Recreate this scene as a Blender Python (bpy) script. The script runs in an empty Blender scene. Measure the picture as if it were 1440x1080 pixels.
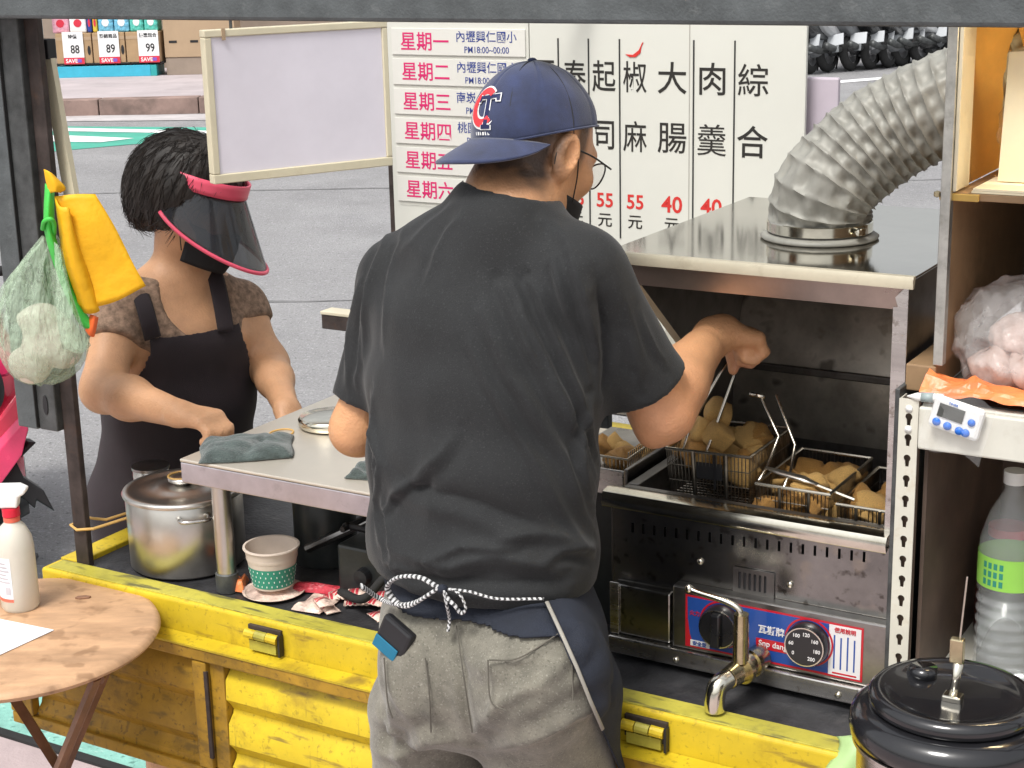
import bpy, bmesh, math, random
import numpy as np
from mathutils import Vector, Matrix
random.seed(7); rng = np.random.default_rng(7)
scene = bpy.context.scene; COL = scene.collection
# ------------------------------------------------------------------ camera, sky, sun, exposure
CAMH = 1.87; PITCH = math.radians(15.4); ROLL = math.radians(1.35); FPX = 2325.0
fwd = Vector((0, math.cos(PITCH), -math.sin(PITCH)))
_r0 = Vector((1, 0, 0)); _u0 = _r0.cross(fwd)
cR = _r0*math.cos(ROLL) - _u0*math.sin(ROLL); cU = _r0*math.sin(ROLL) + _u0*math.cos(ROLL)
cam = bpy.data.cameras.new('camera'); camo = bpy.data.objects.new('camera', cam); COL.objects.link(camo)
cam.sensor_width = 36; cam.lens = 36*FPX/1440; cam.clip_start = .05; cam.clip_end = 500
camo.matrix_world = Matrix(((cR.x, cU.x, -fwd.x, 0), (cR.y, cU.y, -fwd.y, 0), (cR.z, cU.z, -fwd.z, CAMH), (0, 0, 0, 1)))
scene.camera = camo
SUN_EL, SUN_AZ = 60, 215           # overcast: a very soft sun high behind the viewer's left shoulder
w = bpy.data.worlds.new('World'); scene.world = w; w.use_nodes = True
nt = w.node_tree; nt.nodes.clear()
sky = nt.nodes.new('ShaderNodeTexSky'); sky.sky_type = 'NISHITA'; sky.sun_disc = False
sky.sun_elevation = math.radians(SUN_EL); sky.sun_rotation = math.radians(SUN_AZ); sky.dust_density = 4; sky.air_density = 1.5
hsv = nt.nodes.new('ShaderNodeHueSaturation'); hsv.inputs['Saturation'].default_value = .18   # cloud cover takes the blue out
bg = nt.nodes.new('ShaderNodeBackground'); bg.inputs['Strength'].default_value = .105
wo = nt.nodes.new('ShaderNodeOutputWorld')
nt.links.new(sky.outputs[0], hsv.inputs['Color']); nt.links.new(hsv.outputs[0], bg.inputs[0]); nt.links.new(bg.outputs[0], wo.inputs[0])
sl = bpy.data.lights.new('sun', 'SUN'); sl.energy = 1.5; sl.angle = math.radians(16); sl.color = (1, .97, .92)
so = bpy.data.objects.new('sun', sl); COL.objects.link(so)
_az, _el = math.radians(SUN_AZ), math.radians(SUN_EL)
_sd = Vector((math.sin(_az)*math.cos(_el), math.cos(_az)*math.cos(_el), math.sin(_el)))
so.rotation_euler = _sd.to_track_quat('Z', 'Y').to_euler(); so.location = (0, 0, 12)
vs = scene.view_settings; vs.view_transform = 'Standard'; vs.look = 'None'; vs.gamma = 1; vs.use_curve_mapping = False; vs.exposure = .85

# ------------------------------------------------------------------ frames
OX, OY = -.9025, 2.942                         # near left corner of the truck bed
EX = Vector((.85994, -.51039, 0)); EV = Vector((.51039, .85994, 0)); RZ = math.atan2(EX.y, EX.x)
def P(u, v, z): return Vector((OX, OY, 0)) + EX*u + EV*v + Vector((0, 0, z))
def at(px, py, Y):                              # the point at depth Y that the photograph shows at (px, py)
    d = fwd + cR*((px-720)/FPX) - cU*((py-540)/FPX)
    return Vector((0, 0, CAMH)) + d*(Y/d.y)
def lin(h):
    h = h.lstrip('#'); c = [int(h[i:i+2], 16)/255 for i in (0, 2, 4)]
    return tuple(x/12.92 if x <= .04045 else ((x+.055)/1.055)**2.4 for x in c)

# ------------------------------------------------------------------ materials
MATS = {}
def mat(name, c=(.5, .5, .5), rough=.6, metal=0, var=.12, scale=8, bump=0, bscale=120, dirt=None, stretch=None,
        trans=0, alpha=1, emit=None, spec=.5, attr=None, sheen=0, sss=0, ior=1.45, rvar=.1, coat=0, bdist=.004, speck=None, streak=None):
    if isinstance(c, str): c = lin(c)
    m = bpy.data.materials.new(name); m.use_nodes = True; t = m.node_tree; N = t.nodes; L = t.links
    b = N['Principled BSDF']
    tc = N.new('ShaderNodeTexCoord'); co = tc.outputs['Object']
    if stretch:
        mp = N.new('ShaderNodeMapping'); mp.inputs['Scale'].default_value = stretch; L.new(co, mp.inputs[0]); co = mp.outputs[0]
    n1 = N.new('ShaderNodeTexNoise'); n1.inputs['Scale'].default_value = scale; n1.inputs['Detail'].default_value = 6; n1.inputs['Roughness'].default_value = .65; L.new(co, n1.inputs[0])
    mx = N.new('ShaderNodeMix'); mx.data_type = 'RGBA'; mx.blend_type = 'MIX'
    lo = tuple(max(0, x*(1-var*1.6)) for x in c)+(1,); hi = tuple(min(1, x*(1+var*1.6)) for x in c)+(1,)
    if attr:
        at_ = N.new('ShaderNodeAttribute'); at_.attribute_name = attr
        ml = N.new('ShaderNodeMix'); ml.data_type = 'RGBA'; ml.blend_type = 'MULTIPLY'; ml.inputs[0].default_value = 1
        rr = N.new('ShaderNodeMapRange'); rr.inputs[3].default_value = 1-var*1.6; rr.inputs[4].default_value = 1+var*1.6; L.new(n1.outputs[0], rr.inputs[0])
        L.new(at_.outputs['Color'], ml.inputs[6]); L.new(rr.outputs[0], ml.inputs[7]); col = ml.outputs[2]
    else:
        mr = N.new('ShaderNodeMapRange'); mr.inputs[1].default_value = .3; mr.inputs[2].default_value = .7; L.new(n1.outputs[0], mr.inputs[0])
        L.new(mr.outputs[0], mx.inputs[0]); mx.inputs[6].default_value = lo; mx.inputs[7].default_value = hi; col = mx.outputs[2]
    if dirt:
        dc, da, ds = dirt; dc = lin(dc) if isinstance(dc, str) else dc
        n2 = N.new('ShaderNodeTexNoise'); n2.inputs['Scale'].default_value = ds; n2.inputs['Detail'].default_value = 8; n2.inputs['Roughness'].default_value = .7; L.new(tc.outputs['Object'], n2.inputs[0])
        r2 = N.new('ShaderNodeMapRange'); r2.inputs[1].default_value = .62-da*.3; r2.inputs[2].default_value = .78; r2.inputs[4].default_value = min(1, .5+da); L.new(n2.outputs[0], r2.inputs[0])
        m2 = N.new('ShaderNodeMix'); m2.data_type = 'RGBA'; L.new(r2.outputs[0], m2.inputs[0]); L.new(col, m2.inputs[6]); m2.inputs[7].default_value = tuple(dc)+(1,); col = m2.outputs[2]
    if speck:
        for sc_, sa_, ss_ in speck:
            n4 = N.new('ShaderNodeTexNoise'); n4.inputs['Scale'].default_value = ss_; n4.inputs['Detail'].default_value = 2; L.new(tc.outputs['Object'], n4.inputs[0])
            r4 = N.new('ShaderNodeMapRange'); r4.inputs[1].default_value = .60; r4.inputs[2].default_value = .70; r4.inputs[4].default_value = sa_; L.new(n4.outputs[0], r4.inputs[0])
            m4 = N.new('ShaderNodeMix'); m4.data_type = 'RGBA'; L.new(r4.outputs[0], m4.inputs[0]); L.new(col, m4.inputs[6]); m4.inputs[7].default_value = tuple(sc_)+(1,); col = m4.outputs[2]
    if streak:
        for sc_, sa_, ms_, lo_ in streak:
            mp5 = N.new('ShaderNodeMapping'); mp5.inputs['Scale'].default_value = ms_; L.new(tc.outputs['Object'], mp5.inputs[0])
            n5 = N.new('ShaderNodeTexNoise'); n5.inputs['Scale'].default_value = 1; n5.inputs['Detail'].default_value = 5; L.new(mp5.outputs[0], n5.inputs[0])
            r5 = N.new('ShaderNodeMapRange'); r5.inputs[1].default_value = lo_; r5.inputs[2].default_value = lo_+.1; r5.inputs[4].default_value = sa_; L.new(n5.outputs[0], r5.inputs[0])
            m5 = N.new('ShaderNodeMix'); m5.data_type = 'RGBA'; L.new(r5.outputs[0], m5.inputs[0]); L.new(col, m5.inputs[6]); m5.inputs[7].default_value = tuple(sc_)+(1,); col = m5.outputs[2]
    L.new(col, b.inputs['Base Color'])
    rm = N.new('ShaderNodeMapRange'); rm.inputs[3].default_value = max(.02, rough-rvar); rm.inputs[4].default_value = min(1, rough+rvar); L.new(n1.outputs[0], rm.inputs[0]); L.new(rm.outputs[0], b.inputs['Roughness'])
    b.inputs['Metallic'].default_value = metal; b.inputs['IOR'].default_value = ior
    b.inputs['Specular IOR Level'].default_value = spec
    b.inputs['Transmission Weight'].default_value = trans; b.inputs['Alpha'].default_value = alpha
    b.inputs['Coat Weight'].default_value = coat
    if sheen: b.inputs['Sheen Weight'].default_value = sheen; b.inputs['Sheen Roughness'].default_value = .5
    if sss: b.inputs['Subsurface Weight'].default_value = sss; b.inputs['Subsurface Radius'].default_value = (.012, .005, .003); b.inputs['Subsurface Scale'].default_value = 1
    if emit: b.inputs['Emission Color'].default_value = tuple(lin(emit[0]) if isinstance(emit[0], str) else emit[0])+(1,); b.inputs['Emission Strength'].default_value = emit[1]
    if bump:
        n3 = N.new('ShaderNodeTexNoise'); n3.inputs['Scale'].default_value = bscale; n3.inputs['Detail'].default_value = 4; L.new(co, n3.inputs[0])
        bp = N.new('ShaderNodeBump'); bp.inputs['Strength'].default_value = bump; bp.inputs['Distance'].default_value = bdist; L.new(n3.outputs[0], bp.inputs['Height']); L.new(bp.outputs[0], b.inputs['Normal'])
    MATS[name] = m; return m

# ------------------------------------------------------------------ mesh builder
class MB:
    def __init__(s): s.v = []; s.f = []
    def add(s, vs, fs, M=None):
        o = len(s.v)
        for p in vs:
            p = Vector(p); s.v.append(tuple(M @ p) if M is not None else tuple(p))
        s.f += [tuple(i+o for i in f) for f in fs]; return s
    def box(s, x0, x1, y0, y1, z0, z1, M=None):
        vs = [(x, y, z) for z in (z0, z1) for y in (y0, y1) for x in (x0, x1)]
        return s.add(vs, [(0, 2, 3, 1), (4, 5, 7, 6), (0, 1, 5, 4), (2, 6, 7, 3), (0, 4, 6, 2), (1, 3, 7, 5)], M)
    def lathe(s, prof, n=32, M=None, a0=0, a1=2*math.pi):
        full = abs(a1-a0-2*math.pi) < 1e-6; k = n if full else n+1; vs = []; fs = []
        for i in range(k):
            a = a0+(a1-a0)*i/n
            for r, z in prof: vs.append((r*math.cos(a), r*math.sin(a), z))
        m = len(prof)
        for i in range(n):
            j = (i+1) % k
            for q in range(m-1):
                fs.append((i*m+q, j*m+q, j*m+q+1, i*m+q+1))
        return s.add(vs, fs, M)
    def tube(s, pts, r, n=8, close=False, flat=None, M=None):
        pts = [Vector(p) for p in pts]; m = len(pts); vs = []; fs = []; up = None
        for i, p in enumerate(pts):
            if close: t = pts[(i+1) % m]-pts[i-1]
            else: t = pts[min(i+1, m-1)]-pts[max(i-1, 0)]
            t.normalize()
            if up is None:
                up = Vector((0, 0, 1)) if abs(t.z) < .9 else Vector((1, 0, 0))
            a = t.cross(up)
            if a.length < 1e-4: a = t.orthogonal()
            a.normalize(); b = a.cross(t).normalized(); up = b
            ri = r[i] if isinstance(r, (list, tuple)) else r
            for q in range(n):
                an = 2*math.pi*q/n; ra, rb = (ri, ri) if not flat else (ri, ri*flat)
                vs.append(p+a*(math.cos(an)*ra)+b*(math.sin(an)*rb))
        for i in range(m if close else m-1):
            j = (i+1) % m
            for q in range(n):
                q2 = (q+1) % n; fs.append((i*n+q, j*n+q, j*n+q2, i*n+q2))
        if not close:
            fs.append(tuple(reversed(range(n)))); fs.append(tuple((m-1)*n+q for q in range(n)))
        return s.add(vs, fs, M)
    def prism(s, poly, z0, z1, M=None):
        n = len(poly)
        vs = [(x, y, z0) for x, y in poly]+[(x, y, z1) for x, y in poly]
        fs = [tuple(reversed(range(n))), tuple(range(n, 2*n))]+[(i, (i+1) % n, n+(i+1) % n, n+i) for i in range(n)]
        return s.add(vs, fs, M)
    def grid(s, fn, nu, nv, closeu=False):
        vs = [fn(i/(nu if closeu else nu-1) if nu > 1 else 0, j/(nv-1)) for i in range(nu) for j in range(nv)]
        fs = []
        for i in range(nu if closeu else nu-1):
            i2 = (i+1) % nu
            for j in range(nv-1): fs.append((i*nv+j, i2*nv+j, i2*nv+j+1, i*nv+j+1))
        return s.add(vs, fs)
    def build(s, name, m, parent=None, smooth=False, bevel=0, solid=0, sub=0, loc=None, rz=None, auto=None):
        me = bpy.data.meshes.new(name); me.from_pydata(s.v, [], s.f); me.validate()
        return link(name, me, m, parent, smooth, bevel, solid, sub, loc, rz, auto)
def link(name, me, m, parent=None, smooth=False, bevel=0, solid=0, sub=0, loc=None, rz=None, auto=None):
    o = bpy.data.objects.new(name, me); COL.objects.link(o)
    if m is not None and not me.materials: me.materials.append(MATS[m] if isinstance(m, str) else m)
    b = bmesh.new(); b.from_mesh(me); bmesh.ops.recalc_face_normals(b, faces=b.faces)
    if auto:
        for e in b.edges:
            if len(e.link_faces) == 2 and e.calc_face_angle(0) > math.radians(auto): e.smooth = False
        smooth = True
    b.to_mesh(me); b.free()
    if smooth: me.polygons.foreach_set('use_smooth', [True]*len(me.polygons))
    if solid: q = o.modifiers.new('s', 'SOLIDIFY'); q.thickness = solid; q.offset = 0
    if bevel: q = o.modifiers.new('b', 'BEVEL'); q.width = bevel; q.segments = 2; q.limit_method = 'ANGLE'; q.angle_limit = .6
    if sub: q = o.modifiers.new('u', 'SUBSURF'); q.levels = sub; q.render_levels = sub
    if loc is not None: o.location = loc
    if rz is not None: o.rotation_euler = (0, 0, rz)
    if parent is not None: o.parent = parent
    return o
def tag(o, label=None, cat=None, group=None, kind=None):
    if label: o['label'] = label
    if cat: o['category'] = cat
    if group: o['group'] = group
    if kind: o['kind'] = kind
    return o
def thing(name, label, cat, loc=(0, 0, 0), rz=0, group=None):
    o = bpy.data.objects.new(name, None); COL.objects.link(o); o.empty_display_size = .05
    o.location = loc; o.rotation_euler = (0, 0, rz); return tag(o, label, cat, group)
def tthing(name, label, cat, u, v, z, group=None, rz=0): return thing(name, label, cat, P(u, v, z), RZ+rz, group)
def copy_tree(o, parent=None):
    c = o.copy(); COL.objects.link(c); c.parent = parent
    for ch in list(o.children): copy_tree(ch, c)
    return c
def bx(name, m, par, x0, x1, y0, y1, z0, z1, bevel=.002, M=None): return MB().box(x0, x1, y0, y1, z0, z1, M).build(name, m, par, bevel=bevel)
def rotM(loc, rx=0, ry=0, rz=0): return Matrix.Translation(loc) @ Matrix.Rotation(rz, 4, 'Z') @ Matrix.Rotation(ry, 4, 'Y') @ Matrix.Rotation(rx, 4, 'X')
def spline(pts, n=8):
    pts = [Vector(p) for p in pts]; out = []
    q = [pts[0]*2-pts[1]]+pts+[pts[-1]*2-pts[-2]]
    for i in range(1, len(q)-2):
        for k in range(n):
            t = k/n; a, b, c, d = q[i-1], q[i], q[i+1], q[i+2]
            out.append(.5*((2*b)+(c-a)*t+(2*a-5*b+4*c-d)*t*t+(3*b-a-3*c+d)*t**3))
    return out+[pts[-1]]
# plate in the xz plane with holes: a filled 2D curve turned into a mesh
def plate(name, m, par, outer, holes, thick, M=Matrix()):
    cu = bpy.data.curves.new(name, 'CURVE'); cu.dimensions = '2D'; cu.fill_mode = 'BOTH'; cu.extrude = thick/2
    for lp in [outer]+holes:
        sp = cu.splines.new('POLY'); sp.points.add(len(lp)-1); sp.use_cyclic_u = True
        for q, (x, z) in zip(sp.points, lp): q.co = (x, z, 0, 1)
    o = bpy.data.objects.new('tmp', cu); me = bpy.data.meshes.new_from_object(o); bpy.data.objects.remove(o)
    me.name = name; me.transform(M @ Matrix.Rotation(math.pi/2, 4, 'X'))
    return link(name, me, m, par)
def circ(cx, cz, r, n=12): return [(cx+r*math.cos(2*math.pi*i/n), cz+r*math.sin(2*math.pi*i/n)) for i in range(n)]
def rectl(cx, cz, w, h): return [(cx-w/2, cz-h/2), (cx+w/2, cz-h/2), (cx+w/2, cz+h/2), (cx-w/2, cz+h/2)]
# lettering in the xz plane, flat, centred on (cx, cz)
def text(body, m, par, cx, cz, size, y=0, bold=0, sx=1, name='lettering', shear=0, thick=.0004, M=None):
    cu = bpy.data.curves.new(name, 'FONT'); cu.body = body; cu.size = size; cu.offset = bold*size; cu.shear = shear; cu.extrude = thick; cu.resolution_u = 3
    o = bpy.data.objects.new('tmp', cu); COL.objects.link(o); bpy.context.view_layer.update()
    me = bpy.data.meshes.new_from_object(o); COL.objects.unlink(o); bpy.data.objects.remove(o)
    co = np.array([q.co for q in me.vertices])
    if len(co) == 0: return None
    c = (co.max(0)+co.min(0))/2
    me.transform(Matrix.Translation((-c[0], -c[1], 0)))
    me.transform((M or Matrix()) @ Matrix.Translation((cx, y, cz)) @ Matrix.Rotation(math.pi/2, 4, 'X') @ Matrix.Diagonal((sx, 1, 1, 1)))
    me.name = name
    return link(name, me, m, par)

# ------------------------------------------------------------------ implicit surfaces for bodies, bags and food
class SDF:
    def __init__(s, lo, hi, vox):
        s.lo = np.array(lo, float); s.vox = vox; s.n = np.ceil((np.array(hi, float)-s.lo)/vox).astype(int)+1
        s.g = np.full(s.n, .2, np.float32)
    def region(s, lo, hi):
        a = np.clip(np.floor((lo-s.lo)/s.vox).astype(int), 0, s.n-1); b = np.clip(np.ceil((hi-s.lo)/s.vox).astype(int)+1, 1, s.n)
        ax = [s.lo[i]+np.arange(a[i], b[i])*s.vox for i in range(3)]
        X, Y, Z = np.meshgrid(*ax, indexing='ij', sparse=True)
        return tuple(slice(a[i], b[i]) for i in range(3)), X, Y, Z
    def put(s, sl, d, k, op='u'):
        g = s.g[sl]
        if op == 'u':
            if k > 0:
                h = np.clip(.5+.5*(g-d)/k, 0, 1); s.g[sl] = g*(1-h)+d*h-k*h*(1-h)
            else: s.g[sl] = np.minimum(g, d)
        else: s.g[sl] = np.maximum(g, -d)
    def cap(s, a, b, ra, rb, k=.02, op='u'):
        a = np.array(a, float); b = np.array(b, float); m = max(ra, rb)+.05+k
        sl, X, Y, Z = s.region(np.minimum(a, b)-m, np.maximum(a, b)+m)
        ab = b-a; t = np.clip(((X-a[0])*ab[0]+(Y-a[1])*ab[1]+(Z-a[2])*ab[2])/max(ab@ab, 1e-9), 0, 1)
        d = np.sqrt((X-a[0]-t*ab[0])**2+(Y-a[1]-t*ab[1])**2+(Z-a[2]-t*ab[2])**2)-(ra+(rb-ra)*t)
        s.put(sl, d.astype(np.float32), k, op); return s
    def ell(s, c, r, R=None, k=.02, op='u'):
        c = np.array(c, float); r = np.array(r, float); R = np.eye(3) if R is None else np.array(R, float); m = r.max()+.05+k
        sl, X, Y, Z = s.region(c-m, c+m); x, y, z = X-c[0], Y-c[1], Z-c[2]
        q = [(x*R[i][0]+y*R[i][1]+z*R[i][2])/r[i] for i in range(3)]
        l = np.sqrt(q[0]**2+q[1]**2+q[2]**2); g = np.sqrt((q[0]/r[0])**2+(q[1]/r[1])**2+(q[2]/r[2])**2)
        d = l*(l-1)/np.maximum(g, 1e-6); s.put(sl, d.astype(np.float32), k, op); return s
    def loft(s, rings, side, k=.02):       # rings: (centre, half width along side, half depth)
        side = np.array(side, float); side /= np.linalg.norm(side)
        for (a, wa, da), (b, wb, db) in zip(rings[:-1], rings[1:]):
            a = np.array(a, float); b = np.array(b, float); m = max(wa, wb, da, db)+.05+k
            sl, X, Y, Z = s.region(np.minimum(a, b)-m, np.maximum(a, b)+m)
            ab = b-a; L = np.linalg.norm(ab); ax = ab/L; dd = np.cross(ax, side); dd /= np.linalg.norm(dd); sd = np.cross(dd, ax)
            x, y, z = X-a[0], Y-a[1], Z-a[2]
            t0 = (x*ax[0]+y*ax[1]+z*ax[2])/L; t = np.clip(t0, 0, 1); ov = (t0-t)*L
            p = x*sd[0]+y*sd[1]+z*sd[2]; q = x*dd[0]+y*dd[1]+z*dd[2]
            w_ = wa+(wb-wa)*t; d_ = da+(db-da)*t; e_ = np.minimum(w_, d_)
            d = (np.sqrt((p/w_)**2+(q/d_)**2+(ov/(e_*.8))**2)-1)*e_
            s.put(sl, d.astype(np.float32), k)
        return s
    def cut(s, p, n):                      # keep the side the normal points away from
        n = np.array(n, float); n /= np.linalg.norm(n); sl, X, Y, Z = s.region(s.lo-1, s.lo+s.n*s.vox+1)
        d = (X-p[0])*n[0]+(Y-p[1])*n[1]+(Z-p[2])*n[2]; s.g = np.maximum(s.g, d.astype(np.float32)); return s
    def mesh(s):
        g = s.g; nx, ny, nz = g.shape; ins = g < 0
        cnt = np.zeros((nx-1, ny-1, nz-1), np.int8)
        for i in (0, 1):
            for j in (0, 1):
                for k in (0, 1): cnt += ins[i:nx-1+i, j:ny-1+j, k:nz-1+k]
        act = (cnt > 0) & (cnt < 8); ids = np.argwhere(act); idx = np.full(act.shape, -1, np.int32); idx[act] = np.arange(len(ids))
        acc = np.zeros((len(ids), 3)); num = np.zeros(len(ids)); cs = [(i, j, k) for i in (0, 1) for j in (0, 1) for k in (0, 1)]
        val = {c: g[ids[:, 0]+c[0], ids[:, 1]+c[1], ids[:, 2]+c[2]] for c in cs}
        for c in cs:
            for ax in range(3):
                if c[ax] == 0:
                    d = list(c); d[ax] = 1; va, vb = val[c], val[tuple(d)]; cr = (va < 0) != (vb < 0)
                    t = np.where(cr, va/np.where(cr, va-vb, 1), 0); p = np.repeat(np.array([c], float), len(ids), 0); p[:, ax] += t
                    acc[cr] += p[cr]; num[cr] += 1
        V = s.lo+(ids+acc/num[:, None])*s.vox; F = []
        for ax in range(3):
            a1, a2 = [(1, 2), (2, 0), (0, 1)][ax]
            A = np.take(ins, range(g.shape[ax]-1), ax); B = np.take(ins, range(1, g.shape[ax]), ax); e = np.argwhere(A != B)
            e = e[(e[:, a1] > 0) & (e[:, a2] > 0) & (e[:, a1] < g.shape[a1]-1) & (e[:, a2] < g.shape[a2]-1)]
            q = []
            for o1, o2 in ((0, 0), (1, 0), (1, 1), (0, 1)):
                f = e.copy(); f[:, a1] -= o1; f[:, a2] -= o2; q.append(idx[f[:, 0], f[:, 1], f[:, 2]])
            q = np.stack(q, 1); fl = A[e[:, 0], e[:, 1], e[:, 2]]; q[~fl] = q[~fl][:, ::-1]; F.append(q)
        return V, np.concatenate(F)
def vnormals(V, F):
    n = np.cross(V[F[:, 1]]-V[F[:, 0]], V[F[:, 2]]-V[F[:, 0]])+np.cross(V[F[:, 2]]-V[F[:, 0]], V[F[:, 3]]-V[F[:, 0]])
    N = np.zeros_like(V)
    for i in range(4): np.add.at(N, F[:, i], n)
    return N/np.maximum(np.linalg.norm(N, axis=1, keepdims=True), 1e-9)
def relax(V, F, it=2, f=.5):
    E = np.concatenate([F[:, [0, 1]], F[:, [1, 2]], F[:, [2, 3]], F[:, [3, 0]]]); E = np.concatenate([E, E[:, ::-1]])
    c = np.bincount(E[:, 0], minlength=len(V))[:, None]
    for _ in range(it):
        S = np.zeros_like(V)
        for q in range(3): S[:, q] = np.bincount(E[:, 0], V[E[:, 1], q], len(V))
        V = V+(S/np.maximum(c, 1)-V)*f
    return V
def npmesh(name, V, F, m, parent=None, col=None, loc=None):
    me = bpy.data.meshes.new(name); me.vertices.add(len(V)); me.vertices.foreach_set('co', np.asarray(V, np.float32).ravel())
    F = np.asarray(F, np.int32); k = F.shape[1]
    me.loops.add(len(F)*k); me.loops.foreach_set('vertex_index', F.ravel()); me.polygons.add(len(F))
    me.polygons.foreach_set('loop_start', np.arange(0, len(F)*k, k, dtype=np.int32)); me.polygons.foreach_set('loop_total', np.full(len(F), k, np.int32))
    me.update(calc_edges=True); me.polygons.foreach_set('use_smooth', np.ones(len(F), bool))
    if col is not None:
        a = me.color_attributes.new('Col', 'FLOAT_COLOR', 'POINT'); c4 = np.ones((len(V), 4), np.float32); c4[:, :3] = col; a.data.foreach_set('color', c4.ravel())
    o = bpy.data.objects.new(name, me); COL.objects.link(o); me.materials.append(MATS[m])
    if parent is not None: o.parent = parent
    if loc is not None: o.location = loc
    return o
def vnoise(p, s, seed=0):                  # cheap smooth noise from sines
    r = np.random.default_rng(seed); out = np.zeros(len(p))
    for i in range(6):
        k = r.normal(size=3); k *= s*(.6+.8*r.random())/np.linalg.norm(k); out += np.sin(p@k+r.random()*6.28)
    return out/6
# ------------------------------------------------------------------ palette
mat('asphalt', (.262, .258, .262), .85, var=.10, scale=1.2, bump=1, bscale=90, bdist=.01, dirt=((.17, .17, .18), .16, 1.1), speck=[((.46, .46, .47), .75, 62), ((.10, .10, .105), .75, 48), ((.36, .35, .37), .6, 24)])
mat('road_line', (.8, .8, .8), .7, var=.06, dirt=((.45, .45, .47), .2, 3))
mat('green_paint', (.07, .36, .27), .7, var=.1, scale=3, bump=.4, bscale=150, dirt=((.12, .2, .18), .15, 5))
mat('mint_paint', (.24, .50, .43), .75, var=.14, scale=9, bump=.6, bscale=120, speck=[((.08, .2, .17), .8, 60), ((.4, .62, .55), .6, 50)], dirt=((.12, .26, .22), .22, 22))
mat('pavement', (.42, .34, .34), .85, var=.1, scale=5, bump=.5, bscale=140)
mat('kerb_stone', (.26, .18, .155), .85, var=.2, scale=2.5, bump=.4, bscale=60, dirt=((.09, .07, .06), .45, 2.3))
mat('platform', (.42, .37, .38), .85, var=.1, scale=1.5, dirt=((.28, .25, .25), .2, 2))
mat('gutter', (.45, .42, .42), .8, var=.12, scale=3)
mat('shop_wall', (.30, .24, .19), .8, var=.08, scale=3)
mat('cardboard', (.40, .27, .15), .85, var=.08, scale=6)
mat('cabinet_tan', (.42, .30, .19), .6, var=.06, scale=2)
mat('cyan_paint', (.05, .42, .58), .5, var=.05)
mat('teal_paint', (.03, .36, .36), .5, var=.05)
mat('black_plastic', (.018, .018, .02), .45, var=.15)
mat('black_rubber', (.02, .02, .02), .8, var=.2)
mat('white_card', (.8, .8, .8), .6, var=.03)
mat('red_print', (.62, .03, .06), .6, var=.05)
mat('black_print', (.02, .02, .02), .6, var=0)
mat('pink_pack', (.72, .36, .45), .45, var=.2, scale=30)
mat('blue_pack', (.16, .45, .68), .4, var=.4, scale=25)
mat('green_pack', (.1, .5, .42), .4, var=.4, scale=25)
mat('navy_pack', (.03, .06, .3), .4)
mat('yellow_pack', (.7, .5, .06), .4)
mat('purple_print', (.2, .1, .5), .5, var=.02)
mat('dark_steel', (.10, .105, .105), .5, metal=.6, var=.25, scale=20, bump=.2, bscale=300, dirt=((.045, .047, .047), .3, 8))
mat('beam_grey', (.085, .095, .098), .55, metal=.1, var=.2, scale=14, bump=.25, bscale=260, dirt=((.16, .17, .17), .2, 40))
mat('rust_steel', (.055, .042, .038), .6, metal=.3, var=.3, scale=25, dirt=((.1, .055, .035), .2, 30))
mat('yellow_paint', (.58, .425, .02), .42, streak=[((.16, .10, .03), .75, (9, 9, 60), .60), ((.12, .08, .03), .6, (70, 70, 7), .64)], var=.14, scale=5, bump=.12, bscale=60, dirt=((.22, .13, .02), .34, 9), spec=.5, speck=[((.16, .11, .02), .4, 110)])
mat('yellow_worn', (.36, .205, .018), .5, streak=[((.08, .055, .02), .55, (14, 14, 40), .60), ((.07, .045, .02), .5, (60, 60, 8), .62)], var=.22, scale=7, bump=.15, bscale=80, dirt=((.10, .06, .015), .36, 13), speck=[((.05, .035, .015), .5, 90)])
mat('olive_paint', (.46, .41, .06), .5, streak=[((.06, .06, .04), .8, (10, 60, 60), .56)], var=.2, scale=10, dirt=((.06, .06, .03), .32, 20))
mat('bed_metal', (.05, .05, .054), .5, metal=.4, var=.3, scale=16, bump=.3, bscale=130, dirt=((.15, .14, .14), .2, 10))
mat('white_mud', (.8, .78, .7), .5)
mat('steel', (.62, .60, .57), .27, metal=1, var=.14, scale=3, stretch=(1, 1, 14), rvar=.12, dirt=((.33, .29, .25), .22, 9), speck=[((.25, .21, .17), .6, 90)])
mat('steel_clean', (.60, .575, .53), .33, metal=1, var=.08, scale=5, rvar=.06, dirt=((.42, .38, .33), .12, 7))
mat('steel_flat', (.62, .59, .54), .33, metal=1, var=.08, scale=6, rvar=.09, dirt=((.40, .35, .30), .15, 14))
mat('steel_dark', (.30, .29, .28), .3, metal=1, var=.22, scale=5, rvar=.12, dirt=((.10, .09, .075), .34, 7))
mat('steel_grease', (.17, .16, .15), .38, metal=.9, var=.3, scale=6, rvar=.14, dirt=((.06, .05, .04), .4, 9))
mat('chrome', (.72, .68, .58), .16, metal=1, var=.08, scale=30, rvar=.06)
mat('brass', (.55, .47, .30), .25, metal=1, var=.15, scale=40)
mat('cream_trim', (.62, .56, .42), .42, var=.07, scale=8, dirt=((.36, .30, .2), .15, 15))
mat('cream_board', (.70, .64, .47), .5, var=.05, scale=10, dirt=((.45, .38, .24), .12, 20))
mat('sign_face', (.66, .66, .60), .45, var=.02, scale=3)
mat('sign_row', (.70, .69, .64), .45, var=.02, scale=3)
mat('board_panel', (.80, .765, .84), .4, var=.04, scale=4)
mat('lavender', (.50, .44, .50), .5, var=.05)
mat('sign_black', (.025, .023, .02), .5, var=0)
mat('sign_red', (.62, .035, .03), .5, var=0)
mat('sign_pink', (.66, .018, .15), .5, var=0)
mat('sign_navy', (.035, .06, .26), .5, var=0)
mat('sign_line', (.42, .40, .36), .5, var=0)
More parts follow.
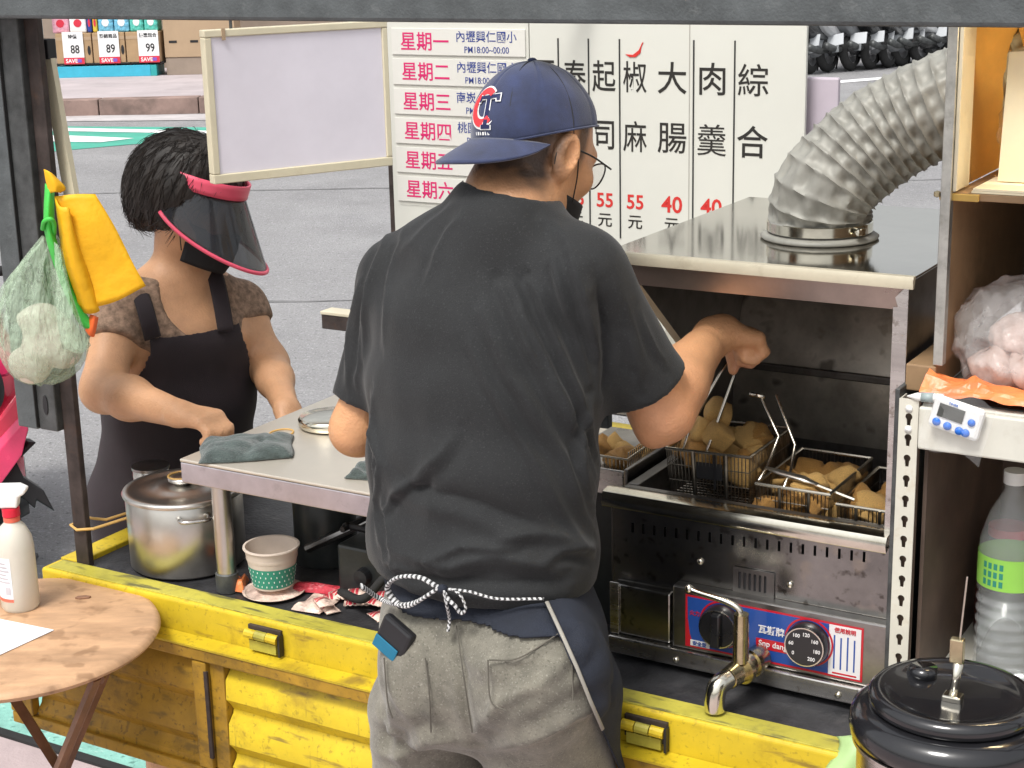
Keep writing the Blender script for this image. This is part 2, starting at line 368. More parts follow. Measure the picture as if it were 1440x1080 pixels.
mat('line_black', (.03, .03, .03), .5, var=0)

# ------------------------------------------------------------------ ground
def sheet(name, m, poly, z, kind='structure'):
    me = MB(); n = len(poly); me.add([(x, y, z) for x, y in poly], [tuple(range(n))])
    o = me.build(name, m); return tag(o, kind=kind)
def uvp(u, v): q = P(u, v, 0); return (q.x, q.y)
sheet('road', 'asphalt', [(-90, -40), (90, -40), (90, 150), (-90, 150)], 0)
sheet('pavement', 'pavement', [uvp(-6, -5), uvp(8, -5), uvp(8, .43), uvp(-6, .43)], .004)
tag(MB().box(-6, 8, .43, .455, 0, .012).build('kerb', 'black_rubber', loc=P(0, 0, 0), rz=RZ), kind='structure')
sheet('cycle_lane', 'mint_paint', [uvp(-6, .46), uvp(6, .46), uvp(6, .98), uvp(-6, .98)], .004)
sheet('painted_lane', 'green_paint', [(-9, 18.0), (-4.65, 17.24), (-2.97, 16.80), (-1.5, 16.4), (-1.2, 15.7), (-2.85, 15.75), (-3.54, 15.52), (-4.11, 15.16), (-9, 13)], .004)
sheet('lane_marking', 'road_line', [(-6.2, 17.45), (-4.63, 17.08), (-2.80, 16.42), (-2.95, 16.24), (-4.53, 16.78), (-6.2, 17.1)], .008)
sheet('lane_marking', 'road_line', [(-6.2, 16.9), (-4.43, 16.41), (-3.58, 15.99), (-3.84, 15.74), (-4.29, 15.87), (-6.2, 16.4)], .008)
sheet('lane_marking', 'road_line', [(2.6, 17.26), (5.6, 17.16), (5.6, 16.84), (2.6, 16.98)], .005)
sheet('edge_line', 'road_line', [(2.9, 19.66), (5.25, 20.9), (8, 22.3), (8, 21.95), (5.2, 20.6), (2.9, 19.36)], .005)
mat('asphalt_seam', (.19, .188, .19), .9, var=.2, scale=6)
for a, b_, w_ in (((-3.2, 8.7), (2.5, 8.2), .05), ((-4.5, 12.6), (6, 12.1), .06), ((.2, 9), (3.4, 15), .04)):
    d = (Vector(b_)-Vector(a)).normalized(); n = Vector((-d.y, d.x)); pts = []
    for i in range(25): p = Vector(a).lerp(Vector(b_), i/24)+n*random.uniform(-.03, .03); pts.append((p, w_*random.uniform(.3, 1)))
    sheet('road_seam', 'asphalt_seam', [tuple(p-n*q*.5) for p, q in pts]+[tuple(p+n*q*.5) for p, q in reversed(pts)], .003)
# far shop front: gutter, stone step, platform, wall
sheet('gutter', 'gutter', [(-9, 18.75), (-2.2, 17.95), (-2.2, 17.38), (-9, 18.2)], .006)
tag(MB().box(-9, -1.6, 18.45, 40, -.1, .17).build('platform', 'platform'), kind='structure')
kb = thing('stone_step', 'stained brown stone step below the shop front platform', 'step', (0, 18.2, 0))
kx = -9.0; kn = 0
while kx < -1.7:
    kw = random.uniform(.7, 1.1) if kn != 4 else 1.0
    bx('stone', 'kerb_stone', kb, kx, kx+kw-.012, random.uniform(0, .012), .246, -.05, .176, bevel=.008); kx += kw; kn += 1
tag(MB().box(-14, -1.2, 22.6, 22.8, 0, 3.4).build('shop_wall', 'shop_wall'), 'tan wall of the shop behind the cartons', 'wall')
# shop display: cyan plinth, three cartons with price tags, packets on top, tan cabinet
pl = thing('display_plinth', 'cyan painted plinth below the row of cartons', 'plinth', (-5.05, 21.3, .17))
bx('front_board', 'cyan_paint', pl, -.62, .56, 0, .5, 0, .14, bevel=.004); bx('end_board', 'teal_paint', pl, .562, .64, 0, .5, 0, .138, bevel=.004)
rk = thing('display_rack', 'low black wire rack carrying the cartons', 'rack', (-5.05, 21.3, .31))
b = MB()
for i in range(8): b.box(-.64+i*.19, -.625+i*.19, .0, .46, 0, .035)
b.box(-.66, .74, .0, .012, .02, .034).box(-.66, .74, .44, .452, .02, .034); b.build('frame', 'black_plastic', rk)
def dtag(par, x, z, w, h, price, small):
    t = bx('price_tag', 'white_card', par, x-w/2, x+w/2, -.016, -.012, z, z+h, bevel=0)
    bx('red_strip', 'red_print', t, x-w/2, x+w/2, -.0185, -.0165, z, z+h*.2, bevel=0)
    text('SAVE', 'white_card', t, x-w*.12, z+h*.1, h*.17, -.0195, bold=.02)
    MB().box(x+w*.16, x+w*.36, -.0205, -.019, z+h*.05, z+h*.15).build('mark', 'purple_print', t)
    text(price, 'black_print', t, x+w*.08, z+h*.46, h*.36, -.0175, bold=.015, sx=.8)
    text(small, 'black_print', t, x, z+h*.85, h*.14, -.0175, bold=.02)
for i, (x0, x1, tx, pr, sm, lab) in enumerate([(-5.66, -5.21, -5.44, '88', '特價', 'brown carton tagged 88 under the pink and navy packets'),
                                           (-5.195, -4.79, -4.99, '89', '熱銷商品', 'brown carton tagged 89 under the light blue packets'),
                                           (-4.775, -4.345, -4.49, '99', '優惠組合', 'brown carton tagged 99 standing next to the tan cabinet')]):
    c = thing('carton', lab+' in the shop display', 'carton', (x0, 21.31, .345), group='cartons in the shop display')
    w_ = x1-x0; bx('box', 'cardboard', c, 0, w_, 0, .42, 0, .375, bevel=.006)
    bx('tape', 'cabinet_tan', c, 0.002, w_-.002, -.003, -.001, .29, .33, bevel=0)
    MB().prism([(math.cos(q*.52)*.02, math.sin(q*.52)*.06) for q in range(12)], 0, .003, rotM((w_*.92, -.0005, .16), rx=math.pi/2)).build('grip_hole', 'black_plastic', c)
    dtag(c, tx-x0, -.005, .26, .40, pr, sm)
for i, (x0, x1, m_, lab) in enumerate([(-5.70, -5.49, 'pink_pack', 'pink and white packet'), (-5.48, -5.27, 'white_card', 'white packet'), (-5.26, -5.20, 'navy_pack', 'navy packet'),
        (-5.19, -5.13, 'yellow_pack', 'yellow packet'), (-5.12, -4.93, 'blue_pack', 'light blue packet beside the yellow one'), (-4.92, -4.73, 'blue_pack', 'light blue packet beside the green one'), (-4.72, -4.55, 'green_pack', 'green and white packet'), (-4.54, -4.37, 'green_pack', 'green packet at the end by the tan cabinet')]):
    p_ = thing('packet', lab+' lying on the cartons', 'packet', ((x0+x1)/2, 21.36, .722), group='packets on the cartons')
    hw = (x1-x0)/2; bx('wrapper', m_, p_, -hw, hw, 0, .3, 0, .3, bevel=.02)
    MB().prism([(math.cos(q*.6)*hw*.5, math.sin(q*.6)*.05) for q in range(10)], 0, .004, rotM((0, 0, .12), rx=math.pi/2)).build('badge', 'white_card' if i in (4, 5, 6, 7) else 'red_print', p_)
cb = thing('tan_cabinet', 'plain tan cabinet with two dark slots beside the cartons', 'cabinet', (-4.30, 21.35, .17))
bx('door', 'cabinet_tan', cb, 0, .9, 0, .5, .22, 1.6, bevel=.006); bx('base', 'shop_wall', cb, .004, .9, .01, .5, 0, .216, bevel=.004)
for sx in (.06, .33): bx('slot', 'black_plastic', cb, sx, sx+.1, -.003, .002, .40, .43, bevel=0)
bn = thing('shop_banner', 'cyan hanging strip sign at the edge of the shop display', 'banner', (-5.96, 21.2, .17))
bx('strip', 'cyan_paint', bn, 0, .18, 0, .02, .50, 1.4); bx('pole', 'black_plastic', bn, .08, .1, .022, .045, 0, 1.4)
tp = thing('teal_post', 'thin teal and grey road post beyond the hanging board', 'post', (-1.16, 16.6, 0))
bx('shaft', 'dark_steel', tp, -.03, .03, -.03, .03, 0, .55); bx('cap', 'teal_paint', tp, -.045, .045, -.045, .045, .55, 1.2); bx('band', 'white_card', tp, -.036, .036, -.036, .036, .12, .2)

# ------------------------------------------------------------------ scooters
mat('scooter_grey', (.16, .17, .18), .3, var=.1, coat=.5); mat('scooter_white', (.45, .46, .47), .3, var=.08, coat=.4)
mat('scooter_black', (.02, .021, .023), .28, var=.2, coat=.5); mat('scooter_red', (.55, .02, .06), .25, var=.08, coat=.6); mat('scooter_pink', (.64, .035, .12), .25, coat=.6)
mat('lamp_red', (.6, .02, .02), .2); mat('plate_white', (.46, .48, .50), .45, var=.03); mat('seat_black', (.022, .022, .024), .55, bump=.2, bscale=300)
mat('rim_grey', (.35, .35, .36), .35, metal=.8)
def side_shape(mb, prof, half, taper=.75):      # closed side profile (y, z), rounded across x
    n = len(prof); cy = sum(p[0] for p in prof)/n; cz = sum(p[1] for p in prof)/n
    ls = [(-half, taper), (-half*.72, .95), (0, 1.0), (half*.72, .95), (half, taper)]
    vs = [(x, cy+(y-cy)*s, cz+(z-cz)*s) for x, s in ls for y, z in prof]; fs = []
    for i in range(4):
        for q in range(n): fs.append((i*n+q, (i+1)*n+q, (i+1)*n+(q+1) % n, i*n+(q+1) % n))
    fs += [tuple(reversed(range(n))), tuple(4*n+q for q in range(n))]
    mb.add(vs, fs); return mb
def make_scooter(label, cat, body, accent, loc, rz, group=None, plate_no=None, hw=.27):
    s = thing('parked_scooter', label, cat, loc, rz, group)           # front towards +y, rear towards -y
    for y in (-.60, .62):
        wh = MB().lathe([(.135, -.05), (.19, -.052), (.222, -.03), (.23, 0), (.222, .03), (.19, .052), (.135, .05)], 20, rotM((0, y, .23), ry=math.pi/2)).build('wheel', 'black_rubber', s, smooth=True)
        MB().lathe([(.0, -.03), (.05, -.035), (.06, -.012), (.125, -.012), (.135, -.045), (.135, .045), (.125, .012), (.06, .012), (.05, .035), (0, .03)], 16, rotM((0, y, .23), ry=math.pi/2)).build('rim', 'rim_grey', wh)
    side_shape(MB(), [(-.88, .62), (-.80, .72), (-.3, .74), (-.05, .62), (-.02, .42), (-.2, .34), (-.55, .40), (-.78, .52)], .15).build('tail_body', body, s, smooth=True, bevel=.01)
    side_shape(MB(), [(-.72, .30), (-.55, .44), (-.1, .42), (.05, .26), (-.2, .16), (-.6, .20)], .13).build('engine_cover', 'scooter_black' if body != 'scooter_black' else 'scooter_grey', s, smooth=True)
    side_shape(MB(), [(-.78, .73), (-.7, .80), (-.35, .78), (-.12, .80), (.02, .74), (-.1, .70), (-.5, .71)], .14).build('seat', 'seat_black', s, smooth=True)
    side_shape(MB(), [(-.1, .30), (.35, .30), (.42, .36), (.35, .40), (-.05, .40)], .17).build('floorboard', 'black_plastic', s, smooth=True)
    side_shape(MB(), [(.34, .34), (.40, .6), (.36, .92), (.44, .95), (.58, .72), (.60, .52), (.48, .38)], .17, .7).build('leg_shield', body, s, smooth=True)
    side_shape(MB(), [(.42, .44), (.52, .49), (.68, .50), (.82, .42), (.86, .36), (.72, .43), (.55, .43)], .07).build('front_fender', accent, s, smooth=True)
    side_shape(MB(), [(-.86, .46), (-.70, .50), (-.52, .47), (-.72, .45)], .06).build('rear_fender', 'black_plastic', s, smooth=True)
    MB().tube([(0, .62, .23), (0, .52, .55), (0, .42, .98)], .028, 8).build('fork', 'rim_grey', s, smooth=True)
    side_shape(MB(), [(.32, .96), (.36, 1.05), (.46, 1.06), (.53, .98), (.46, .92)], .1).build('headlamp_cowl', body, s, smooth=True)
    MB().tube([(-hw, .30, 1.0), (-hw*.6, .37, 1.02), (hw*.6, .37, 1.02), (hw, .30, 1.0)], .014, 8).build('handlebar', 'black_rubber', s, smooth=True)
    for sd in (-1, 1):
        m_ = MB().tube([(sd*hw*.65, .38, 1.02), (sd*hw*.8, .36, 1.15)], .006, 6).build('mirror_stalk', 'black_plastic', s)
        MB().lathe([(0, -.012), (.05, -.01), (.06, 0), (.05, .01), (0, .012)], 14, rotM((sd*hw*.85, .36, 1.2), rx=math.pi/2)).build('mirror', 'black_plastic', m_, smooth=True)
    bx('tail_lamp', 'lamp_red', s, -.07, .07, -.9, -.82, .60, .66, bevel=.015)
    pk = MB().box(-.11, .11, -.006, .006, -.075, .075, rotM((0, -.93, .42), rx=math.radians(-25))).build('number_plate', 'plate_white', s)
    MB().box(-.045, .045, -.012, .0, -.17, -.07, rotM((0, -.92, .42), rx=math.radians(-25))).build('mud_flap', 'scooter_grey', s)
    if plate_no: text(plate_no, 'black_print', pk, 0, 0, .07, -.008, M=rotM((0, -.93, .42), rx=math.radians(-25)))
    MB().tube([(.13, -.25, .26), (.16, -.6, .27), (.16, -.88, .34)], [.025, .04, .045], 10).build('exhaust', 'dark_steel', s, smooth=True)
    MB().tube([(-.1, -.05, .32), (-.16, -.1, .02), (-.17, -.16, .012)], .012, 6).build('stand', 'black_plastic', s)
    return s
_bod = ['scooter_black', 'scooter_white', 'scooter_grey', 'scooter_black', 'scooter_black', 'scooter_grey', 'scooter_white', 'scooter_black', 'scooter_grey', 'scooter_black']
_desc = ['black scooter parked next to the lavender board end of the row', 'white tailed scooter with red tail lamp next to the black one', 'grey scooter with orange reflector stick in the far row', 'black scooter with white luggage rail in the far row',
         'black scooter between two grey ones in the far row', 'grey scooter with bright wheel rim in the far row', 'second white scooter of the far row', 'black scooter beside the second white scooter', 'grey scooter half hidden behind the duct', 'black scooter hidden mostly behind the cabinet post']
for i in range(10):
    t = i/9
    make_scooter(_desc[i], 'scooter', _bod[i], 'black_plastic', (4.25+2.5*t, 21.75+1.5*t, 0), math.radians(-38+random.uniform(-6, 6)), 'scooters parked across the road', hw=.2).rotation_euler[1] = math.radians(random.uniform(-14, -6))
rs_ = make_scooter('red and pink scooter parked beside the hanging bags', 'scooter', 'scooter_red', 'black_plastic', (-1.62, 4.65, 0), math.radians(197))
RI = (Matrix.Translation(rs_.location) @ rs_.rotation_euler.to_matrix().to_4x4()).inverted()
def rpanel(name, m_, pts, Y, th, bevel=.008):
    f = [at(x, y, Y) for x, y in pts]; n_ = len(f); bk_ = [q+Vector((-.03, th, 0)) for q in f]
    MB().add([RI @ q for q in f+bk_], [tuple(range(n_)), tuple(reversed(range(n_, 2*n_)))]+[(i, (i+1) % n_, n_+(i+1) % n_, n_+i) for i in range(n_)]).build(name, m_, rs_, bevel=bevel)
rpanel('pink_cowl', 'scooter_pink', [(-60, 480), (0, 488), (18, 500), (22, 520), (10, 530), (-60, 540)], 4.02, .10)
rpanel('red_fairing', 'scooter_red', [(-60, 640), (0, 586), (28, 548), (34, 575), (40, 606), (30, 640), (0, 668), (-60, 700)], 4.05, .12)
rpanel('lower_fairing', 'scooter_pink', [(-60, 720), (0, 684), (32, 640), (40, 604), (38, 590), (0, 632), (-60, 672)], 4.03, .02, .004)
rpanel('black_wing', 'black_plastic', [(-20, 690), (24, 650), (34, 672), (62, 690), (78, 720), (52, 704), (50, 716), (30, 700), (-10, 712)], 4.08, .05, .004)
rpanel('black_flap', 'black_plastic', [(26, 640), (40, 622), (52, 622), (30, 644)], 4.10, .04, .003)
MB().lathe([(.0001, -.05), (.06, -.04), (.085, 0), (.06, .04), (.0001, .05)], 20, RI @ (Matrix.Translation(at(-14, 545, 3.98)) @ Matrix.Diagonal((.42, .5, .75, 1)) @ Matrix.Rotation(math.pi/2, 4, 'X'))).build('grip_cover', 'seat_black', rs_, smooth=True)
# ------------------------------------------------------------------ the stall truck (local x = along the bed, y = across, z = up)
TL, TW, BZ = 2.35, 1.32, .72
tr = tthing('food_truck', 'yellow flatbed truck with its side gate hanging open, fitted out as a food stall', 'truck', 0, 0, 0)
bx('bed_floor', 'bed_metal', tr, .05, TL, .048, TW-.05, BZ-.05, BZ-.006)
MB().prism([(0, BZ-.075), (.0, BZ-.004), (.004, BZ), (.05, BZ), (.052, BZ-.02), (.05, BZ-.075)], 0, TL, Matrix(((0, 0, 1, 0), (1, 0, 0, 0), (0, 1, 0, 0), (0, 0, 0, 1)))).build('side_rail', 'yellow_paint', tr, bevel=.003)
bx('rail_top', 'olive_paint', tr, .012, TL-.01, .006, .047, BZ-.002, BZ+.0025, bevel=.001)
bx('far_rail', 'yellow_paint', tr, 0, TL, TW-.05, TW, BZ-.075, BZ+.004); bx('end_rail', 'yellow_paint', tr, -.003, .048, .053, TW-.053, BZ-.078, BZ+.002)
gt = MB().box(-.09, TL, -.034, -.012, .628, .652).box(-.09, TL, -.03, -.012, .39, .414).box(-.09, -.03, -.0325, -.012, .416, .626).build('side_gate', 'yellow_worn', tr, bevel=.003)
MB().prism([(-.036, .652), (-.001, .655), (-.001, .659), (-.037, .6565)], -.09, TL, Matrix(((0, 0, 1, 0), (1, 0, 0, 0), (0, 1, 0, 0), (0, 0, 0, 1)))).build('gate_lip', 'yellow_paint', gt)
prof = [(-.004, .626), (-.008, .612), (-.022, .597), (-.024, .560), (-.012, .545), (-.006, .535), (-.008, .528), (-.022, .512), (-.024, .472), (-.012, .457), (-.006, .447), (-.009, .438), (-.020, .426), (-.02, .414), (-.001, .414), (-.001, .626)]
for x0, x1 in ((-.028, .388), (.458, 1.188), (1.258, 2.34)):
    MB().prism(prof, x0, x1, Matrix(((0, 0, 1, 0), (1, 0, 0, 0), (0, 1, 0, 0), (0, 0, 0, 1)))).build('gate_panel', 'yellow_paint' if x0 > 0 else 'yellow_worn', gt, auto=40)
for x0 in (.39, 1.19):
    r_ = bx('gate_rib', 'yellow_worn', gt, x0, x0+.032, -.033, -.001, .416, .626, bevel=.003); bx('rib_edge', 'yellow_worn', r_, x0+.033, x0+.066, -.024, -.001, .416, .626, bevel=.003)
    MB().box(x0+.028, x0+.036, -.0345, -.03, .44, .61).build('rust_gap', 'rust_steel', r_)
for x0 in (.043, .50, 1.235, 1.95):
    h = bx('hinge', 'rust_steel', tr, x0+.004, x0+.076, -.006, .002, .672, .708, bevel=.001)
    for q, (a, c_) in enumerate(((.004, .024), (.027, .049), (.052, .073))):
        MB().tube([(x0+a, -.014, .695), (x0+c_, -.012, .693)], .0085, 10).build('knuckle', 'yellow_paint' if q != 1 else 'olive_paint', h, smooth=False)
    MB().box(x0+.010, x0+.068, -.012, -.004, .664, .682).build('leaf', 'olive_paint', h)
    MB().box(x0+.074, x0+.078, -.014, -.002, .662, .702).build('hinge_stop', 'black_plastic', h)
# chassis and wheels below the bed
bx('chassis', 'rust_steel', tr, .15, TL-.05, .45, .9, .5, .66)
for x in (.75, 2.0):
    for y in (.16, 1.16):
        wv = MB().lathe([(.16, -.08), (.25, -.08), (.275, -.05), (.275, .05), (.25, .08), (.16, .08)], 24, rotM((x, y, .279), rx=math.pi/2)).build('wheel', 'black_rubber', tr, smooth=True)
        MB().lathe([(0, .02), (.1, .02), (.16, .06), (.16, -.06), (.1, -.02), (0, -.02)], 20, rotM((x, y, .279), rx=math.pi/2)).build('rim', 'rim_grey', wv)
    bx('axle', 'rust_steel', tr, x-.03, x+.03, .2, 1.12, .25, .31); bx('spring', 'rust_steel', tr, x-.04, x+.04, .5, .85, .30, .51)
# canopy frame
bx('corner_post', 'rust_steel', tr, .042, .075, .05, .064, BZ-.004, 1.78)
ps = bx('post_sleeve', 'beam_grey', tr, -.055, -.004, .03, .075, .985, 1.775, bevel=.003)
bx('sleeve_flange', 'dark_steel', tr, -.003, .043, .034, .08, .985, 1.775, bevel=.003)
MB().prism([(math.cos(a*.39)*.006, math.sin(a*.39)*.019) for a in range(16)], 0, .004, rotM((.02, .036, 1.035), rx=math.pi/2)).build('slot', 'black_plastic', tr)
bx('black_seam', 'black_rubber', tr, -.0045, -.0025, .028, .05, .99, 1.77, bevel=0)
bx('roof_beam', 'beam_grey', tr, -.12, TL+.2, -.03, .028, 1.742, 1.84, bevel=.006)
bx('roof_beam', 'beam_grey', tr, -.06, TL+.2, TW-.03, TW+.02, 1.78, 1.84, bevel=.006)
bx('roof_beam', 'beam_grey', tr, -.06, -.01, .03, TW-.032, 1.785, 1.838, bevel=.006)
bx('roof_beam', 'beam_grey', tr, TL+.1, TL+.16, .03, TW-.032, 1.785, 1.838, bevel=.006)
bx('corner_post', 'rust_steel', tr, -.045, -.01, TW-.048, TW-.01, BZ+.002, 1.782)
for y in (.02, TW-.03): bx('corner_post', 'rust_steel', tr, TL+.1, TL+.14, y, y+.035, BZ-.05, 1.785)
bx('post_foot', 'rust_steel', tr, TL-.04, TL+.14, .02, TW, BZ-.06, BZ-.045)
# far side rail that carries the menu boards
fr = tthing('sign_rail', 'brown box rail with a pale top edge running along the far side of the truck', 'rail', 0, 0, 0)
bx('beam', 'rust_steel', fr, -.212, 1.3, 1.19, 1.235, .905, .942); bx('top_strip', 'cream_trim', fr, -.214, 1.3, 1.188, 1.237, .942, .951)
for x in (-.135, .5, 1.22): bx('stay', 'black_plastic', fr, x, x+.02, 1.20, 1.225, BZ-.006 if x > .05 else BZ-.07, .905)
MB().tube([P(-.14, 1.19, .9)-P(0, 0, 0), P(-.14, 1.185, .86)-P(0, 0, 0)], .004, 6).build('hook', 'chrome', None).parent = None
bpy.data.objects.remove(bpy.data.objects['hook'])
lw = tthing('side_counter', 'pale steel counter edge behind the worker beside the fryer', 'counter', 0, 0, 0)
bx('top', 'steel_flat', lw, .78, 1.14, .75, 1.15, 1.0, 1.02); bx('apron_board', 'steel', lw, .785, 1.135, .752, .77, .93, .998)
for x in (.79, 1.11):
    for y in (.78, 1.12): bx('leg', 'dark_steel', lw, x, x+.02, y, y+.02, BZ-.006, 1.0)

# ------------------------------------------------------------------ menu boards, facing the camera side (local -y)
VM = 1.183
sb = tthing('schedule_board', 'white weekly schedule board with pink weekday names and blue place names', 'sign', 0, VM, 0)
bx('panel', 'sign_face', sb, .030, .411, 0, .008, .951, 1.73, bevel=.001)
rows = [('星期一', '內壢興仁國小', 'PM18:00~00:00', 1.5925), ('星期二', '內壢興仁國小', 'PM18:00~00:00', 1.5237), ('星期三', '南崁', 'PM18:00~00:00', 1.4549), ('星期四', '桃園', 'PM18:00~00:00', 1.3861), ('星期五', '', '', 1.3173), ('星期六', '', '', 1.2485)]
for a, b_, c_, z in rows:
    r_ = bx('row_plate', 'sign_row', sb, .044, .404, -.003, -.0004, z, z+.0605, bevel=.0008)
    text(a, 'sign_pink', r_, .136, z+.031, .045, -.0034, thick=.0001, bold=.010)
    if b_: text(b_, 'sign_navy', r_, .303 if len(b_) > 3 else .245, z+.0435, .027, -.0034, thick=.0001, bold=.006)
    if c_: text(c_, 'sign_navy', r_, .303, z+.014, .0205, -.0034, thick=.0001, bold=.004, sx=.92)
    MB().box(.048, .40, -.0038, -.0032, z-.0048, z-.0038).build('dotted_line', 'sign_line', r_)
mb_ = tthing('menu_board', 'white food menu board with black column lettering and red prices', 'sign', 0, VM, 0)
bx('panel', 'sign_face', mb_, .4135, 1.062, 0, .01, .951, 1.73, bevel=.001)
bx('panel_seam', 'sign_line', mb_, .802, .8035, -.0012, -.0002, 1.0, 1.7, bevel=0)
def u_of(px): 
    d = fwd + cR*((px-720)/FPX) - cU*((200-540)/FPX); n = EV; o = P(0, VM, 0)-Vector((0, 0, CAMH)); t = o.dot(n)/d.dot(n); q = Vector((0, 0, CAMH))+d*t-P(0, 0, 0); return q.dot(EX)
cols = [(766, '原味', '55'), (809, '泰式', '55'), (850, '起司', '55'), (893, '椒麻', '55'), (945, '大腸', '40'), (1001, '肉羹', '40'), (1058, '綜合', '50')]
for px, ch, pr in cols:
    x = u_of(px); k = 1.0 if px > 900 else .82
    for i, c_ in enumerate(ch): text(c_, 'sign_black', mb_, x, 1.555-.128*i, .072, -.0006, thick=.0001, bold=0 if c_ == '羹' else .008 if c_ not in '腸椒麻綜' else .004, sx=k)
    text(pr, 'sign_red', mb_, x, 1.283, .044 if px < 900 else .05, -.0006, thick=.0001, bold=.018, sx=1.0)
    text('元', 'sign_black', mb_, x, 1.238, .034, -.0006, thick=.0001, bold=.01, sx=1.1)
for px in (787, 829, 872, 975, 1032): x = u_of(px); MB().box(x-.0016, x+.0016, -.0016, -.0002, 1.20, 1.635).build('column_line', 'line_black', mb_)
text('臭豆腐', 'sign_black', mb_, u_of(879), 1.146, .032, -.0006, thick=.0001, bold=.01, sx=.7)
x = u_of(893); MB().prism([(x-.022, 1.603), (x-.004, 1.602), (x+.010, 1.612), (x+.018, 1.628), (x+.021, 1.629), (x+.016, 1.618), (x+.014, 1.606), (x+.002, 1.597), (x-.012, 1.597)], .0002, .0016, Matrix.Rotation(math.pi/2, 4, 'X')).build('chilli_mark', 'sign_red', mb_)
lv = tthing('lavender_board', 'blank lavender board standing behind the right end of the menu', 'board', 0, VM+.04, 0)
bx('panel', 'lavender', lv, .90, 1.118, 0, .015, 1.06, 1.56, bevel=.004); bx('foot', 'lavender', lv, .94, 1.08, .001, .014, BZ-.006, 1.06)

# hanging light box with cream frame
ha = Vector((-.559, 3.15, 0)); hr = math.atan2(.54, .84)
wb = thing('hanging_board', 'blank lavender white board in a cream frame hanging over the woman', 'board', ha, hr)
HL = .39; HB = 1.411; HT = 1.70
bx('panel', 'board_panel', wb, .014, HL-.012, .004, .018, HB+.018, HT-.014, bevel=.001)
for q in ((0, HL, HB, HB+.018), (0, HL, HT-.014, HT)): bx('frame_rail', 'cream_board', wb, q[0], q[1], 0, .024, q[2], q[3], bevel=.002)
for q in ((0, .014), (HL-.012, HL)): bx('frame_stile', 'cream_board', wb, q[0], q[1], .0005, .0235, HB+.0185, HT-.0145, bevel=.002)
bx('brown_tab', 'cabinet_tan', wb, .035, .042, -.002, 0, HT-.02, HT+.002, bevel=0)
for q in (.06, HL-.06): MB().tube([(q, .012, HT-.002), (q, .012, 1.79)], .003, 6).build('hanger', 'dark_steel', wb)
bx('hanger_bar', 'beam_grey', wb, -.13, HL+.55, .0, .024, 1.79, 1.815)
cs = tthing('cream_lath', 'narrow cream lath clipped to the corner post above the bags', 'lath', 0, 0, 0)
MB().prism([(.033, 1.70), (.058, 1.70), (.094, 1.38), (.066, 1.38)], 0, .012, rotM((0, .1, 0), rx=math.pi/2)).build('strip', 'cream_board', cs)
bx('clip', 'black_plastic', cs, .030, .062, .082, .104, 1.665, 1.70)

# ------------------------------------------------------------------ round folding table with its bottle and paper
mat('table_wood', (.50, .305, .175), .55, var=.2, scale=5, stretch=(1, 3.5, 1), bump=.1, bscale=60, dirt=((.30, .17, .09), .34, 7), speck=[((.22, .12, .06), .55, 26)])
mat('leg_brown', (.24, .125, .075), .55, var=.2, scale=15, dirt=((.3, .16, .08), .2, 20))
TZ = .71; tcx, tcy, tR = -.882, 2.667, .255
tb = thing('round_table', 'round worn plywood folding table with brown crossed legs', 'table', (tcx, tcy, 0))
MB().lathe([(0, TZ-.022), (tR-.014, TZ-.022), (tR-.004, TZ-.016), (tR, TZ-.010), (tR-.003, TZ-.003), (tR-.012, TZ), (0, TZ)], 72).build('table_top', 'table_wood', tb, auto=50)
for s_ in (-1, 1):
    for y in (-.13, .10):
        a = Vector((s_*.17+.03, y+s_*.012, .012)); c_ = Vector((-s_*.15+.03, y+s_*.012, TZ-.024))
        MB().tube([a, c_], .021, 4, flat=.42).build('leg', 'leg_brown', tb)
    MB().tube([(s_*.17+.03, -.13, .03), (s_*.17+.03, .11, .03)], .01, 8).build('stretcher', 'leg_brown', tb)
    MB().tube([(-s_*.15+.03, -.13, TZ-.034), (-s_*.15+.03, .11, TZ-.034)], .01, 8).build('stretcher', 'leg_brown', tb)
def ontable(px, py, z=TZ):
    d = fwd + cR*((px-720)/FPX) - cU*((py-540)/FPX); t = (z-CAMH)/d.z; return Vector((0, 0, CAMH))+d*t
mat('bottle_milk', (.80, .76, .66), .35, var=.03, trans=.25, sss=0); mat('cap_white', (.8, .8, .78), .4, var=.03); mat('cap_red', (.72, .02, .05), .35); mat('cap_coral', (.8, .16, .10), .35)
mat('paper_white', (.82, .82, .86), .6, var=.01); mat('label_print', (.55, .52, .55), .6, var=.1)
sp = thing('spray_bottle', 'milky white spray bottle with a red collar standing on the round table', 'bottle', ontable(30, 853))
R_ = .0335
MB().lathe([(0, 0), (R_*.9, 0), (R_, .006), (R_, .115), (R_*.93, .135), (R_*.65, .155), (.014, .163), (.013, .166), (0, .166)], 32).build('body', 'bottle_milk', sp, auto=60)
MB().lathe([(0, .165), (.0145, .165), (.0145, .174), (0, .174)], 24).build('coral_ring', 'cap_coral', sp); MB().lathe([(0, .175), (.0155, .175), (.0155, .19), (0, .19)], 24).build('collar', 'cap_red', sp)
MB().prism([(-.016, .191), (.014, .191), (.018, .21), (.03, .217), (.034, .226), (.02, .233), (-.03, .233), (-.036, .222), (-.028, .212)], -.011, .011, Matrix.Rotation(math.pi/2, 4, 'X')).build('sprayer', 'cap_white', sp, bevel=.003)
MB().prism([(-.027, .214), (-.038, .19), (-.036, .172), (-.031, .19)], -.005, .005, Matrix.Rotation(math.pi/2, 4, 'X')).build('trigger', 'cap_white', sp)
lb = MB().lathe([(R_+.0006, .028), (R_+.0006, .105)], 12, None, math.radians(205), math.radians(268)).build('label', 'paper_white', sp, smooth=True)
MB().lathe([(R_+.001, .022), (R_+.001, .0275)], 12, None, math.radians(205), math.radians(268)).build('label_stripe', 'cap_coral', lb)
